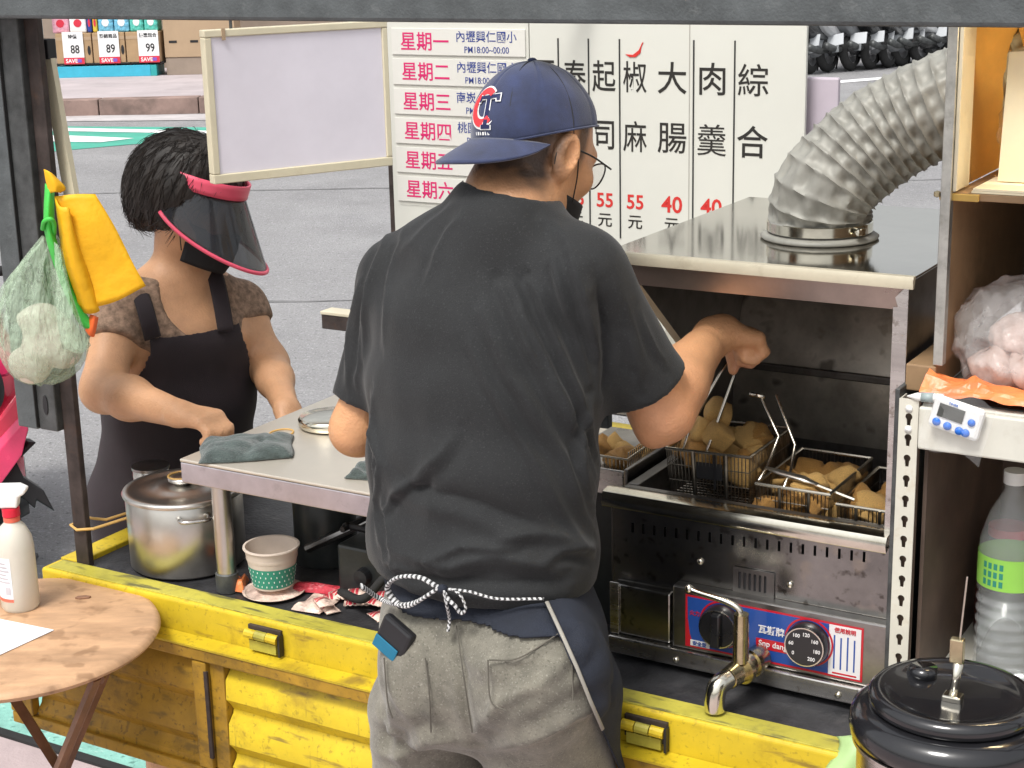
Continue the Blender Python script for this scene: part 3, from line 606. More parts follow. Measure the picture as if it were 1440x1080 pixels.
MB().lathe([(R_+.0012, .036), (R_+.0012, .05)], 6, None, math.radians(245), math.radians(262)).build('barcode', 'label_print', lb)
for q in range(6): MB().lathe([(R_+.0012, .058+q*.007), (R_+.0012, .061+q*.007)], 8, None, math.radians(215), math.radians(262-5*(q % 3))).build('print_line', 'label_print', lb)
pw = [at(-60, 905, 2.5), at(0, 870, 2.5), at(76, 885, 2.5), at(-20, 925, 2.5)]
pp = [ontable(*q, TZ+.0015) for q in ((-70, 885), (-8, 869), (76, 886), (-20, 930))]
tag(MB().add(pp, [(0, 1, 2, 3)]).build('paper_sheet', 'paper_white', solid=.001), 'white sheet of paper lying on the round table', 'paper')
ch = ontable(117, 841, TZ); tag(MB().prism([(-.014, -.004), (-.004, -.0075), (.012, -.004), (.0145, .002), (.004, .0065), (-.011, .004)], 0, .0035).build('wood_chip', 'leg_brown', loc=ch, bevel=.001), 'small dark brown chip lying on the round table', 'chip')
# ------------------------------------------------------------------ stock pot, counter and what lies on and under it
pot = tthing('stock_pot', 'steel stock pot with lid standing at the near corner of the truck bed', 'pot', .222, .166, BZ-.004); pot.scale = (1, 1, .87)
PR = .110
MB().lathe([(0, 0), (PR-.008, 0), (PR-.001, .007), (PR, .16), (PR-.002, .163), (PR-.004, .158), (PR-.005, .02), (0, .012)], 48).build('body', 'steel_clean', pot, auto=50)
lid = MB().lathe([(PR+.004, .163), (PR+.0055, .168), (PR+.003, .1725), (PR-.010, .173), (PR-.014, .169), (.055, .172), (.05, .176), (.03, .178), (0, .179)], 48).build('lid', 'steel_flat', pot, smooth=True)
MB().lathe([(0, .178), (.018, .178), (.021, .184), (.028, .189), (.028, .194), (.018, .198), (0, .199)], 28).build('knob', 'steel', lid, smooth=True)
MB().tube([(math.cos(a*.4)*.024-.004, math.sin(a*.4)*.024, .1965) for a in range(16)], .0022, 6, close=True).build('rubber_band', mat('rubber_amber', (.62, .38, .12), .5), lid)
for a in (2.45, -.7):
    c_ = Vector((math.cos(a), math.sin(a), 0)); t_ = Vector((-math.sin(a), math.cos(a), 0)); h0 = Vector((0, 0, .145))
    MB().tube(spline([c_*(PR-.002)-t_*.028+h0, c_*(PR+.026)-t_*.024+h0, c_*(PR+.03)+h0, c_*(PR+.026)+t_*.024+h0, c_*(PR-.002)+t_*.028+h0], 4), .0045, 8).build('handle', 'steel', pot, smooth=True)
can = tthing('steel_can', 'small steel can tied behind the stock pot', 'can', .072, .24, BZ-.006); can.scale = (.75, .75, .95)
MB().lathe([(0, 0), (.045, 0), (.047, .004), (.047, .15), (.044, .154), (0, .152)], 32).build('body', 'steel', can, auto=50)
MB().lathe([(.044, .15), (.05, .152), (.05, .158), (0, .159)], 32).build('lid', 'steel_dark', can, auto=50)
bd = [P(.036, .05, .795), P(.06, .042, .792), P(.09, .055, .795), P(.135, .21, .800), P(.12, .245, .80), P(.08, .10, .797), P(.044, .092, .797)]
tag(MB().tube(bd, .0028, 6, close=True).build('rubber_string', 'rubber_amber'), 'orange rubber string tied round the corner post', 'string')
mat('counter_top', (.60, .55, .47), .38, metal=.55, var=.05, scale=5, dirt=((.48, .42, .34), .15, 6)); mat('counter_edge', (.50, .47, .50), .30, metal=.85, var=.14, scale=9, dirt=((.14, .13, .14), .26, 12))
ct = tthing('steel_counter', 'pale steel counter on a thick round leg above the pot', 'counter', 0, 0, 0)
CZ = .966; CU0, CU1, CV0, CV1 = .317, .96, .058, .56
bx('top', 'counter_top', ct, CU0, CU1, CV0, CV1, CZ-.006, CZ, bevel=.002)
MB().box(CU0+.001, CU1, CV0+.0005, CV0+.014, CZ-.045, CZ-.0065).build('front_edge', 'counter_edge', ct, bevel=.002); MB().box(CU0+.0006, CU0+.014, CV0+.0145, CV1, CZ-.045, CZ-.0065).build('end_edge', 'counter_edge', ct, bevel=.002)
for q, (x, y) in enumerate(((.385, .085), (.92, .085), (.40, .52), (.92, .52))):
    MB().lathe([(0, 0), (.0175, 0), (.0175, .205), (0, .205)], 24, Matrix.Translation((x, y, BZ-.006))).build('leg', 'steel_clean', ct, auto=50)
    MB().lathe([(.018, -.001), (.021, 0), (.021, .034), (.018, .036)], 24, Matrix.Translation((x, y, BZ-.004))).build('leg_sleeve', 'dark_steel', ct, auto=50)
# cloths
mat('cloth_green', (.055, .075, .07), .95, var=.3, scale=60, bump=.8, bscale=420, sheen=.4, dirt=((.13, .17, .16), .2, 90))
def cloth(name, label, c, hx, hy, rz, h, seed, sag=0):
    def fn(a, b_):
        x, y = (a-.5)*2, (b_-.5)*2; r = np.array([[x*1.1, y*1.1, seed]])
        e_ = max(abs(x), abs(y)); z = h*(1-e_**5)+.011*float(vnoise(r, 4.5, seed)[0])*(1-e_**4)+.005*float(vnoise(r, 12, seed+1)[0])-.006*math.exp(-((x-.35*y-.3)/.08)**2)*(1-e_**4)
        wob = 1+.13*float(vnoise(r, 3, seed+2)[0]); return (x*hx*wob, y*hy*wob, max(.001, z+.006*(1-e_**8)))
    m_ = MB().grid(fn, 36, 28); m_.grid(lambda a, b_: ((a-.5)*2*hx*.97, (b_-.5)*2*hy*.97, .0005), 2, 2)
    o = m_.build(name, 'cloth_green', smooth=True, solid=.002); o.location = c; o.rotation_euler = (0, 0, rz); return tag(o, label, 'cloth')
cloth('folded_cloth', 'dark green folded cloth lying at the corner of the steel counter', P(.398, .148, CZ+.001), .083, .062, RZ+math.radians(38), .013, 3)
cloth('folded_cloth', 'dark cloth on the steel counter beside the worker in the cap', P(.705, .15, CZ+.001), .06, .04, RZ+.2, .012, 9)
ld = tthing('pan_lid', 'shiny round pan lid lying on the steel counter', 'lid', .445, .345, CZ+.001)
MB().lathe([(0, .0), (.058, .0), (.063, .004), (.064, .016), (.061, .020), (.056, .017), (.05, .0145), (0, .018)], 40).build('disc', 'chrome', ld, auto=60)
kn = MB().tube([(.012, 0, .016), (.012, 0, .034), (.03, 0, .034), (.03, 0, .016)], .005, 6).build('grip', 'black_plastic', ld)
tag(MB().tube([P(.388+math.cos(a*.26)*.021, .262+math.sin(a*.26)*.026, CZ+.0016) for a in range(24)], .0016, 6, close=True).build('rubber_ring', 'rubber_amber'), 'amber rubber ring lying on the steel counter', 'rubber band')
# under the counter: gas burner box, dark canister with clip
mat('dark_enamel', (.028, .032, .032), .35, var=.25, scale=10, dirt=((.07, .07, .065), .2, 14))
cn = tthing('dark_canister', 'dark canister with a metal clasp under the steel counter', 'canister', .45, .30, BZ-.006)
MB().lathe([(0, 0), (.058, 0), (.06, .004), (.06, .165), (.055, .17), (0, .17)], 36).build('body', 'dark_enamel', cn, auto=50)
MB().lathe([(.061, .15), (.064, .153), (.064, .17), (.05, .178), (0, .18)], 36).build('lid', 'steel_dark', cn, auto=50)
MB().box(-.012, .012, -.068, -.062, .13, .158, rotM((0, 0, 0), rz=-.5)).build('clasp', 'chrome', cn, bevel=.001)
MB().tube(spline([(-.035, -.052, .155), (-.045, -.062, .17), (-.052, -.055, .185), (-.05, -.04, .175)], 4), .002, 6).build('bail', 'chrome', cn)
bu = tthing('gas_burner', 'dark grease covered gas burner box under the steel counter', 'burner', .70, .26, BZ-.006)
bx('housing', 'dark_enamel', bu, -.12, .16, -.10, .16, 0, .10, bevel=.006)
for y in (-.06, .02, .10): MB().tube([(-.13, y, .12), (.17, y, .12)], .006, 6).build('grate_bar', 'black_plastic', bu)
for x in (-.12, .16): MB().tube([(x, -.08, .12), (x, .12, .12)], .006, 6).build('grate_bar', 'black_plastic', bu)
MB().tube([(-.25, -.02, .04), (-.12, .02, .11), (-.02, .1, .2)], .009, 8).build('tilted_bar', 'steel_dark', bu)
for x in (-.06, .06): MB().lathe([(0, 0), (.016, 0), (.014, .015), (0, .017)], 16, rotM((x, -.10, .05), rx=math.pi/2)).build('dial', 'black_plastic', bu)
hs = MB().tube([P(*q) for q in spline([(.60, .14, BZ+.012), (.68, .10, BZ+.03), (.74, .10, BZ+.09), (.80, .16, BZ+.12), (.86, .2, BZ+.02)], 6)], .008, 8).build('gas_hose', 'black_rubber', smooth=True); tag(hs, 'black gas hose curling from the burner under the counter', 'hose')
# paper cup on a plastic wrap, red packets
mat('cup_paper', (.62, .53, .45), .6, var=.05, scale=20); mat('cup_green', (.035, .26, .18), .55, var=.06); mat('cup_dot', (.7, .74, .7), .55); mat('film_pink', (.72, .50, .42), .25, var=.35, scale=35, bump=.6, bscale=70); mat('film_red', (.5, .04, .06), .3, var=.4, scale=40, bump=.5, bscale=80)
mat('film_orange', (.8, .2, .06), .3, var=.3, scale=40)
cp = tthing('paper_cup', 'used paper cup with green dotted band standing on the truck bed', 'cup', .468, .115, BZ+.012)
def cr(z): return .036+.0125*z/.072
MB().lathe([(0, .0), (cr(0), 0), (cr(.072), .072), (cr(.072)+.003, .0735), (cr(.072)+.0025, .0765), (cr(.07)-.001, .076), (cr(.003)-.0015, .003), (0, .003)], 48).build('wall', 'cup_paper', cp, auto=50)
MB().lathe([(cr(.004)+.0006, .004), (cr(.042)+.0006, .042)], 48).build('green_band', 'cup_green', cp, smooth=True)
MB().lathe([(cr(.052)+.0005, .052), (cr(.056)+.0009, .056), (cr(.06)+.0005, .06)], 48).build('ridge', 'cup_paper', cp, smooth=True)
b = MB()
for i in range(26):
    for j in range(4):
        a = (i+.5*(j % 2))*2*math.pi/26; z = .009+j*.0092; r = cr(z)+.0008
        b.box(-.0007, .0007, -.0003, .0003, -.0016, .0016, rotM((math.cos(a)*r, math.sin(a)*r, z), rz=a+math.pi/2))
b.build('dots', 'cup_dot', cp)['kind'] = 'stuff'
def wrap(name, label, m_, u, v, hx, hy, h, rz, seed, cat='wrapper'):
    def fn(a, b_):
        x, y = (a-.5)*2, (b_-.5)*2; q = np.array([[x, y, seed*.37]]); z = .003+h*(.5+.5*float(vnoise(q, 6, seed)[0]))*(1-max(abs(x), abs(y))**6)
        return (x*hx*(1+.15*float(vnoise(q, 3, seed+3)[0])), y*hy*(1+.2*float(vnoise(q, 3, seed+4)[0])), z)
    o = MB().grid(fn, 18, 14).build(name, m_, solid=.0008); o.location = P(u, v, BZ-.005); o.rotation_euler = (0, 0, RZ+rz); return tag(o, label, cat)
tray = tthing('cup_saucer', 'pink plastic wrap tray lying under the green dotted cup', 'wrapper', .468, .115, BZ-.006)
MB().lathe([(0, 0), (.045, 0), (.056, .008), (.058, .0075), (.047, .0035), (0, .0175)], 24).build('film', 'film_pink', tray, smooth=True)
wrap('snack_wrapper', 'orange and green wrapper scrap beside the paper cup', 'film_orange', .395, .105, .014, .03, .03, .5, 5)
wrap('snack_wrapper', 'dark red wrapper strip between the paper cup and the packets', 'film_red', .535, .155, .05, .012, .02, .25, 6)
wrap('snack_wrapper', 'pale crumpled wrapper beside the red packets', 'film_pink', .575, .10, .028, .035, .018, .1, 8)
for i in range(13):
    u_, v_ = .605+random.uniform(-.03, .105), .125+random.uniform(-.045, .035)
    pk = tthing('sauce_packet', 'small red and white sauce packet in the heap beside the paper cup', 'packet', u_, v_, BZ-.004+.0045*(i//3), 'sauce packets on the truck bed', rz=random.uniform(-.9, .9))
    MB().grid(lambda a, b_: ((a-.5)*.045, (b_-.5)*.026, .002+.006*math.sin(math.pi*a)*math.sin(math.pi*b_)+.001*math.sin(a*40)), 12, 8).build('sachet', 'film_pink', pk, solid=.0015)
    MB().grid(lambda a, b_: (-.018+a*.018, (b_-.5)*.025, .0035+.006*math.sin(math.pi*(.1+a*.4))*math.sin(math.pi*b_)), 6, 6).build('print_band', 'film_red', pk)
# ------------------------------------------------------------------ bags hanging on the corner post
mat('bag_yellow', (.80, .42, .006), .6, var=.07, scale=12, bump=.22, bscale=26, bdist=.02); mat('bag_green', (.06, .52, .07), .5, var=.1); mat('bag_film', (.50, .64, .47), .2, var=.06, scale=16, stretch=(3, 3, 1), bump=1, bscale=26, alpha=.40, bdist=.02)
mat('bag_content', (.66, .60, .50), .5, var=.08, scale=15); mat('bag_orange', (.75, .13, .03), .5)
DB = 2.80
def pt(px, py, d=0): return at(px, py, DB+d)
yb = thing('yellow_bag', 'folded yellow cloth bag hanging on the corner post', 'bag', pt(66, 245))
inv = Matrix.Translation(-pt(66, 245))
def strip(rows_, name, m_, par, solid=.002, n=6, smooth=True, M=None):      # rows of (px,py,d) points across, lofted smoothly
    rows_ = [[pt(*q) for q in r] for r in rows_]; fine = [spline(r, n) for r in rows_]; L_ = len(fine[0]); colz = [spline([f[i] for f in fine], n) for i in range(L_)]
    m_b = MB(); nv = len(colz[0]); m_b.add([p for c in colz for p in c], [(i*nv+j, (i+1)*nv+j, (i+1)*nv+j+1, i*nv+j+1) for i in range(L_-1) for j in range(nv-1)], M)
    return m_b.build(name, m_, par, smooth=smooth, solid=solid)
strip([[(62, 238, 0), (70, 242, -.008), (76, 247, 0)], [(65, 255, 0), (76, 256, -.012), (92, 264, 0)], [(70, 272, .0), (78, 270, -.012), (85, 271, 0)]], 'knot', 'bag_yellow', yb, M=inv)
strip([[(78, 276, 0), (105, 273, -.002), (134, 273, .006)], [(92, 330, -.008), (126, 318, -.010), (162, 320, .002)], [(100, 385, -.008), (150, 374, -.006), (188, 372, .0)], [(112, 436, 0), (160, 425, -.010), (205, 402, .0)]], 'front_fold', 'bag_yellow', yb, M=inv)
strip([[(77, 276, .004), (84, 290, -.018), (96, 292, -.022), (97, 300, -.006)], [(84, 330, .008), (92, 335, -.022), (104, 340, -.022), (112, 345, -.006)], [(90, 375, .01), (104, 385, -.02), (118, 392, -.02), (128, 396, -.008)], [(112, 437, .01), (124, 441, -.01), (134, 440, -.01), (140, 437, -.004)]], 'side_fold', 'bag_yellow', yb, M=inv)
gbg = thing('carrier_bag', 'pale green see-through carrier bag with bright green handles holding white packs', 'bag', pt(66, 262, .01)); inv = Matrix.Translation(-pt(66, 262, .01))
strip([[(64, 258, .01), (70, 262, 0), (76, 268, .01)], [(62, 300, .01), (67, 300, -.012), (76, 306, .004)], [(64, 330, .012), (70, 332, -.012), (78, 334, .0)], [(76, 372, .012), (84, 372, -.008), (92, 372, .002)], [(92, 415, .01), (98, 412, -.008), (104, 412, .002)], [(110, 452, .01), (118, 454, -.006), (126, 448, .002)], [(124, 464, .008), (128, 462, -.004), (134, 452, .004)]], 'handle', 'bag_green', gbg, M=inv)
MB().tube([inv @ q for q in spline([pt(60, 322, .004), pt(62, 312, -.016), pt(70, 308, -.024), pt(76, 314, -.016), pt(76, 330, 0)], 5)], [.004]*21, 8).build('handle_loop', 'bag_green', gbg, smooth=True)
# film sack: stacked rings with pleats
def sack(par, M):
    cen = [(70, 335, .012, 10, .008), (62, 365, .014, 30, .022), (54, 400, .016, 50, .036), (54, 440, .018, 62, .05), (58, 475, .018, 66, .056), (62, 505, .018, 58, .05), (62, 528, .018, 42, .036), (60, 540, .018, 12, .012)]
    n = 56; vs_ = []; fs_ = []
    for i, (px, py, d, rw, rd) in enumerate(cen):
        rm = rw*pt(1, 500).x-0 if False else rw/FPX*2.9
        for k in range(n):
            a = 2*math.pi*k/n; pl_ = 1+(.17*math.sin(9*a+1+i*.3)+.09*math.sin(17*a+i*.7)+.05*math.sin(29*a-i))*max(.30, 1-i/7.5)
            vs_.append(M @ (pt(px, py, d+.02)+Vector((math.cos(a)*rm*pl_, math.sin(a)*rd*pl_, .006*math.sin(5*a+i)))))
    for i in range(len(cen)-1):
        for k in range(n): fs_.append((i*n+k, i*n+(k+1) % n, (i+1)*n+(k+1) % n, (i+1)*n+k))
    fs_.append(tuple((len(cen)-1)*n+k for k in range(n)))
    return MB().add(vs_, fs_).build('film_sack', 'bag_film', par, smooth=True, sub=1)
sack(gbg, inv)
strip([[(76, 340, -.02), (82, 345, -.026), (88, 352, -.02)], [(78, 400, -.03), (92, 402, -.036), (100, 410, -.03)], [(80, 450, -.034), (104, 455, -.042), (118, 462, -.03)], [(88, 490, -.03), (112, 497, -.038), (128, 486, -.028)]], 'loose_flap', 'bag_film', gbg, M=inv, solid=.0005)
wpk = thing('white_pack', 'whitish packed goods sagging inside the pale green carrier bag', 'pack', pt(60, 500, .03))
s = SDF(pt(60, 500, .03)-Vector((.14, .09, .12)), pt(60, 500, .03)+Vector((.14, .09, .12)), .006)
s.ell(pt(72, 480, .036), (.05, .034, .046), k=.01).ell(pt(44, 512, .036), (.036, .03, .03), k=.01).ell(pt(90, 500, .03), (.03, .026, .026), k=.01).ell(pt(56, 452, .036), (.036, .03, .03), k=.01)
V, F = s.mesh(); N = vnormals(V, F); V = V+N*(.006*(1-2*np.abs(vnoise(V, 60, 6))))[:, None]; npmesh('contents', V-np.array(pt(60, 500, .03)), F, 'bag_content', wpk)
ob = thing('orange_tag', 'small orange plastic bit hanging below the yellow bag', 'plastic scrap', pt(130, 455)); inv = Matrix.Translation(-pt(130, 455))
strip([[(127, 442, 0), (133, 444, -.008), (138, 446, 0)], [(124, 458, 0), (130, 461, -.008), (135, 462, 0)], [(120, 464, 0), (126, 472, -.006), (132, 474, 0)]], 'scrap', 'bag_orange', ob, M=inv)
# ------------------------------------------------------------------ fryer with hood
FU0, FU1, FV0, FV1 = 1.128, 1.597, .18, .62
fy = tthing('deep_fryer', 'greasy stainless steel gas fryer with a tall hood on the truck bed', 'fryer', 0, 0, 0)
mat('fryer_front', (.29, .285, .275), .24, metal=1, var=.3, scale=3.5, rvar=.1, dirt=((.34, .31, .27), .3, 5), speck=[((.06, .05, .04), .7, 60), ((.4, .36, .3), .5, 26)])
mat('hood_top', (.50, .48, .44), .10, metal=1, var=.08, scale=4, rvar=.04, dirt=((.30, .27, .23), .12, 8))
mat('hood_in', (.45, .415, .36), .36, metal=.8, speck=[((.3, .26, .2), .6, 34), ((.04, .03, .02), .7, 20)], var=.35, scale=5, rvar=.12, dirt=((.2, .17, .14), .2, 4))
mat('lip_pink', (.50, .42, .37), .3, metal=.9, var=.15, scale=6)
slots = [rectl(1.163+i*.0192, .9365+.0009*i, .0042, .0165) for i in range(21)]
plate('front_panel', 'fryer_front', fy, [(FU0, .752), (FU1-.005, .752), (FU1-.005, .975), (FU0, .975)], slots, .003, Matrix.Translation((0, FV0, 0)))
for i, s_ in enumerate(slots): pass
bx('dark_backing', 'black_plastic', fy, FU0+.01, FU1-.02, FV0+.012, FV0+.016, .76, .97, bevel=0)
bx('side_panel', 'steel_dark', fy, FU0-.004, FU0-.001, FV0, FV1, .752, .985, bevel=0); bx('back_panel', 'steel_grease', fy, FU0, FU1, FV1+.001, FV1+.004, .752, .985, bevel=0)
MB().prism([(FV0-.018, .972), (FV0-.022, .984), (FV0-.016, .996), (FV0+.004, .999), (FV0+.03, .992), (FV0+.03, .986), (FV0, .985), (FV0-.008, .975)], FU0-.012, FU1-.012, Matrix(((0, 0, 1, 0), (1, 0, 0, 0), (0, 1, 0, 0), (0, 0, 0, 1)))).build('front_rim', 'chrome', fy, auto=50)
bx('rim_rail', 'steel_grease', fy, FU0, FU1-.012, FV0+.031, FV0+.05, .984, .990); bx('rim_rail', 'steel_grease', fy, FU0, FU0+.02, FV0+.051, FV1, .984, .991)
v_ = MB().box(FU0+.02, FU1-.02, FV0+.05, FV0+.054, .80, .986).box(FU0+.02, FU1-.02, FV1-.02, FV1-.016, .80, .986).box(FU0+.016, FU0+.02, FV0+.05, FV1-.016, .80, .986).box(FU1-.02, FU1-.016, FV0+.05, FV1-.016, .80, .986).build('vat', 'steel_grease', fy)
mat('oil', (.05, .028, .01), .08, var=.1); bx('oil', 'oil', fy, FU0+.021, FU1-.021, FV0+.055, FV1-.021, .90, .925, bevel=0)
bx('base_ledge', 'steel', fy, FU0+.004, FU1+.006, FV0-.034, FV1, .727, .756, bevel=.003); bx('control_box', 'steel_dark', fy, 1.245, FU1, FV0-.026, FV0-.002, .757, .862, bevel=.003)
bx('drain_box', 'fryer_front', fy, FU0+.006, 1.238, FV0-.020, FV0-.002, .757, .842, bevel=.003); bx('box_frame', 'steel', fy, FU0+.004, FU0+.02, FV0-.024, FV0-.0205, .757, .846, bevel=.001)
for x in (FU0+.03, FU1-.04):
    for y in (FV0+.02, FV1-.05): MB().lathe([(0, 0), (.014, 0), (.012, .014), (0, .014)], 14, Matrix.Translation((x, y, BZ-.0065))).build('foot', 'black_rubber', fy)
# small fittings of the front
gr = plate('vent_grille', 'steel_dark', fy, rectl(1.373, .88, .068, .046), [rectl(1.35+i*.0085, .882, .004, .028) for i in range(6)], .002, Matrix.Translation((0, FV0-.004, 0)))
bx('grille_back', 'black_plastic', gr, 1.342, 1.404, FV0-.0025, FV0-.0018, .862, .9, bevel=0)
for x, z in ((1.282, .90), (1.432, .889), (1.255, .738), (1.525, .738)): MB().lathe([(0, 0), (.0055, 0), (.005, .003), (.002, .0045), (0, .0045)], 14, rotM((x, FV0-.0018 if z > .8 else FV0-.0338, z), rx=math.pi/2)).build('bolt', 'chrome', fy, smooth=True)
# printed control strip
mat('print_blue', (.018, .07, .30), .35, var=.04, coat=.4); mat('print_red', (.5, .012, .025), .35, var=.04, coat=.4); mat('print_white', (.72, .70, .70), .4, var=.02)
SY = FV0-.0268
st = bx('control_label', 'print_red', fy, 1.268, 1.559, SY, FV0-.0262, .763, .851, bevel=0)
MB().prism([(1.283, .766), (1.276, .785), (1.2725, .81), (1.2715, .848), (1.505, .848), (1.505, .767)], 0, .0003, rotM((0, SY-.0001, 0), rx=math.pi/2)).build('blue_field', 'print_blue', st)
MB().box(1.5055, 1.5555, SY-.0006, SY-.0002, .7665, .848).build('white_field', 'print_white', st)
for q, (x, z) in enumerate(((1.40, .803),)): MB().box(1.388, 1.444, SY-.0008, SY-.0003, .785, .802).build('red_badge', 'print_red', st, bevel=.0001)
MB().box(1.277, 1.31, SY-.0008, SY-.0003, .766, .776).build('white_badge', 'print_white', st)
text('瓦斯牌', 'print_white', st, 1.413, .818, .0145, SY-.0008, bold=.02); text('Snp dang', 'print_white', st, 1.416, .7935, .013, SY-.0012, bold=.012); text('火力', 'print_red', st, 1.284, .822, .009, SY-.0008, bold=.02); text('安全型', 'print_blue', st, 1.293, .771, .008, SY-.0012, bold=.015)
text('使用說明', 'print_red', st, 1.5305, .841, .0085, SY-.001, bold=.02)
for i in range(4): MB().box(1.513+i*.0105, 1.5155+i*.0105, SY-.0009, SY-.0006, .777, .832-.003*(i % 2)).build('print_column', 'print_blue', st)
MB().box(1.512, 1.55, SY-.0009, SY-.0006, .769, .7715).build('print_line', 'print_red', st)
mat('knob_black', (.012, .012, .014), .3, coat=.4)
for q, (x, ang) in enumerate(((1.332, .6), (1.474, 0))):
    MB().lathe([(.036, 0), (.039, .0), (.039, .0006), (.036, .0006)], 40, rotM((x, SY-.0006, .812), rx=math.pi/2)).build('red_ring', 'print_red', fy)
    kb_ = MB().lathe([(0, 0), (.034, 0), (.034, .016), (.031, .021), (.0, .021)], 40, rotM((x, SY-.001, .812), rx=math.pi/2)).build('knob', 'knob_black', fy, auto=40)
    MB().lathe([(.0295, .0206), (.0312, .0206), (.0312, .0216), (.0295, .0216)], 40, rotM((x, SY-.001, .812), rx=math.pi/2)).build('silver_ring', 'chrome', kb_)
    if q: 
        for j in range(7): 
            a = math.radians(215-j*45); text('0 60 100 120 160 180 200'.split()[j], 'print_white', kb_, x+math.cos(a)*.021, .812+math.sin(a)*.021, .008, SY-.0224, bold=.015)
    else: MB().box(x-.008, x+.008, SY-.034, SY-.021, .784, .84, None).build('grip', 'knob_black', kb_, bevel=.003)
# drain tap
tp_ = MB().tube([(1.398, FV0-.034, .775), (1.392, .10, .775), (1.383, .055, .772)], [.0195, .0195, .0165], 20).build('drain_tap', 'brass', fy, auto=50)
for y, r in ((.118, .0225), (.088, .021)): MB().tube([(1.396, y+.004, .775), (1.394, y-.004, .775)], r, 20).build('tap_collar', 'brass', tp_, auto=50)
MB().tube(spline([(1.383, .058, .772), (1.374, .038, .765), (1.372, .032, .745), (1.372, .032, .728)], 5), .0155, 18).build('spout', 'chrome', tp_, auto=60)
MB().tube([(1.391, .085, .79), (1.391, .085, .868)], [.0125, .0115], 16).build('valve_stem', 'brass', tp_, auto=50)
MB().tube(spline([(1.391, .085, .862), (1.385, .085, .876), (1.36, .085, .884), (1.32, .085, .889), (1.305, .085, .892)], 5), .0052, 10).build('lever', 'chrome', tp_, smooth=True)
MB().lathe([(0, -.007), (.007, -.003), (.007, .004), (0, .008)], 12, Matrix.Translation((1.305, .085, .892))).build('lever_tip', 'chrome', tp_, smooth=True)
# hood
HZ = 1.382; HU0, HU1 = 1.112, 1.602
MB().box(HU0, HU1, .188, .77, HZ-.004, HZ).build('hood_roof', 'hood_top', fy, bevel=.001)
MB().prism([(.181, HZ-.016), (.179, HZ-.004), (.183, HZ+.0015), (.192, HZ+.002), (.192, HZ-.002), (.187, HZ-.016)], HU0-.001, HU1+.001, Matrix(((0, 0, 1, 0), (1, 0, 0, 0), (0, 1, 0, 0), (0, 0, 0, 1)))).build('hood_edge', 'cream_trim', fy, auto=50)
MB().prism([(.186, HZ-.017), (.196, HZ-.05), (.2, HZ-.05), (.19, HZ-.017)], HU0+.002, HU1-.012, Matrix(((0, 0, 1, 0), (1, 0, 0, 0), (0, 1, 0, 0), (0, 0, 0, 1)))).build('hood_lip', 'lip_pink', fy)
MB().prism([(.60, .986), (.602, 1.115), (.70, HZ-.005), (.706, HZ-.005), (.608, 1.113), (.606, .986)], HU0+.01, HU1-.006, Matrix(((0, 0, 1, 0), (1, 0, 0, 0), (0, 1, 0, 0), (0, 0, 0, 1)))).build('hood_back', 'hood_in', fy)
bx('fold_bar', 'steel_grease', fy, HU0+.02, HU1-.02, .588, .599, 1.105, 1.118)
bx('hood_side', 'steel_dark', fy, 1.590, 1.593, .190, .71, .86, HZ-.005, bevel=0)
MB().prism([(1.5745, 1.338), (1.5815, 1.338), (1.577, 1.352), (1.59, 1.366), (1.596, 1.366), (1.596, .86), (1.5745, .86)], -.001, .003, rotM((0, .187, 0), rx=math.pi/2)).build('side_flange', 'steel', fy)
MB().prism([(.201, HZ-.006), (.201, 1.335), (.39, 1.185), (.40, .992), (.60, .992), (.69, HZ-.006)], HU0+.040, HU0+.044, Matrix(((0, 0, 1, 0), (1, 0, 0, 0), (0, 1, 0, 0), (0, 0, 0, 1)))).build('hood_side', 'steel_grease', fy)
MB().tube([(HU0+.042, .199, 1.34), (HU0+.042, .392, 1.184), (HU0+.042, .398, .993)], .0075, 4).build('side_trim', 'cream_trim', fy)

# ------------------------------------------------------------------ baskets
mat('wire', (.22, .20, .17), .35, metal=1, var=.25, scale=60)
mat('wire_bright', (.62, .58, .5), .25, metal=1, var=.1)
def basket(label, u0, u1, v0, v1, z0, z1, pitch=.0062, rz=0, tilt=0):
    bk = thing('fry_basket', label, 'basket', P((u0+u1)/2, (v0+v1)/2, z0), RZ+rz); bk.rotation_euler[1] = tilt
    hx, hy, h = (u1-u0)/2, (v1-v0)/2, z1-z0; b = MB(); r = .0009
    def bar(a, c): b.tube([a, c], r, 4)
    nx, ny, nz = int(2*hx/pitch), int(2*hy/pitch), max(3, int(h/.022))
    for i in range(nx+1):
        x = -hx+2*hx*i/nx
        for y in (-hy, hy): bar((x*.95, y*.95, 0), (x, y, h))
        if i % 2 == 0: bar((x*.95, -hy*.95, 0), (x*.95, hy*.95, 0))
    for i in range(ny+1):
        y = -hy+2*hy*i/ny
        for x in (-hx, hx): bar((x*.95, y*.95, 0), (x, y, h))
        if i % 2 == 0: bar((-hx*.95, y*.95, 0), (hx*.95, y*.95, 0))
    for j in range(nz):
        f = j/nz; k = .95+.05*f; z = h*f
        b.tube([(-hx*k, -hy*k, z), (hx*k, -hy*k, z), (hx*k, hy*k, z), (-hx*k, hy*k, z)], r, 4, close=True)
    b.build('mesh', 'wire', bk)
    MB().tube([(-hx, -hy, h), (hx, -hy, h), (hx, hy, h), (-hx, hy, h)], .0028, 6, close=True).build('rim', 'wire_bright', bk)
    for x in (-hx*.35, hx*.45): MB().tube([(x, -hy-.001, h), (x*.95, -hy*.96, .004)], .0028, 6).build('stay', 'wire', bk)
    return bk
b1 = basket('wire fry basket full of fried tofu held up by the worker', 1.185, 1.33, .262, .44, .972, 1.052, tilt=-.03)
b2 = basket('wire fry basket with a tall bent handle in the fryer', 1.345, 1.466, .248, .45, .944, 1.018)
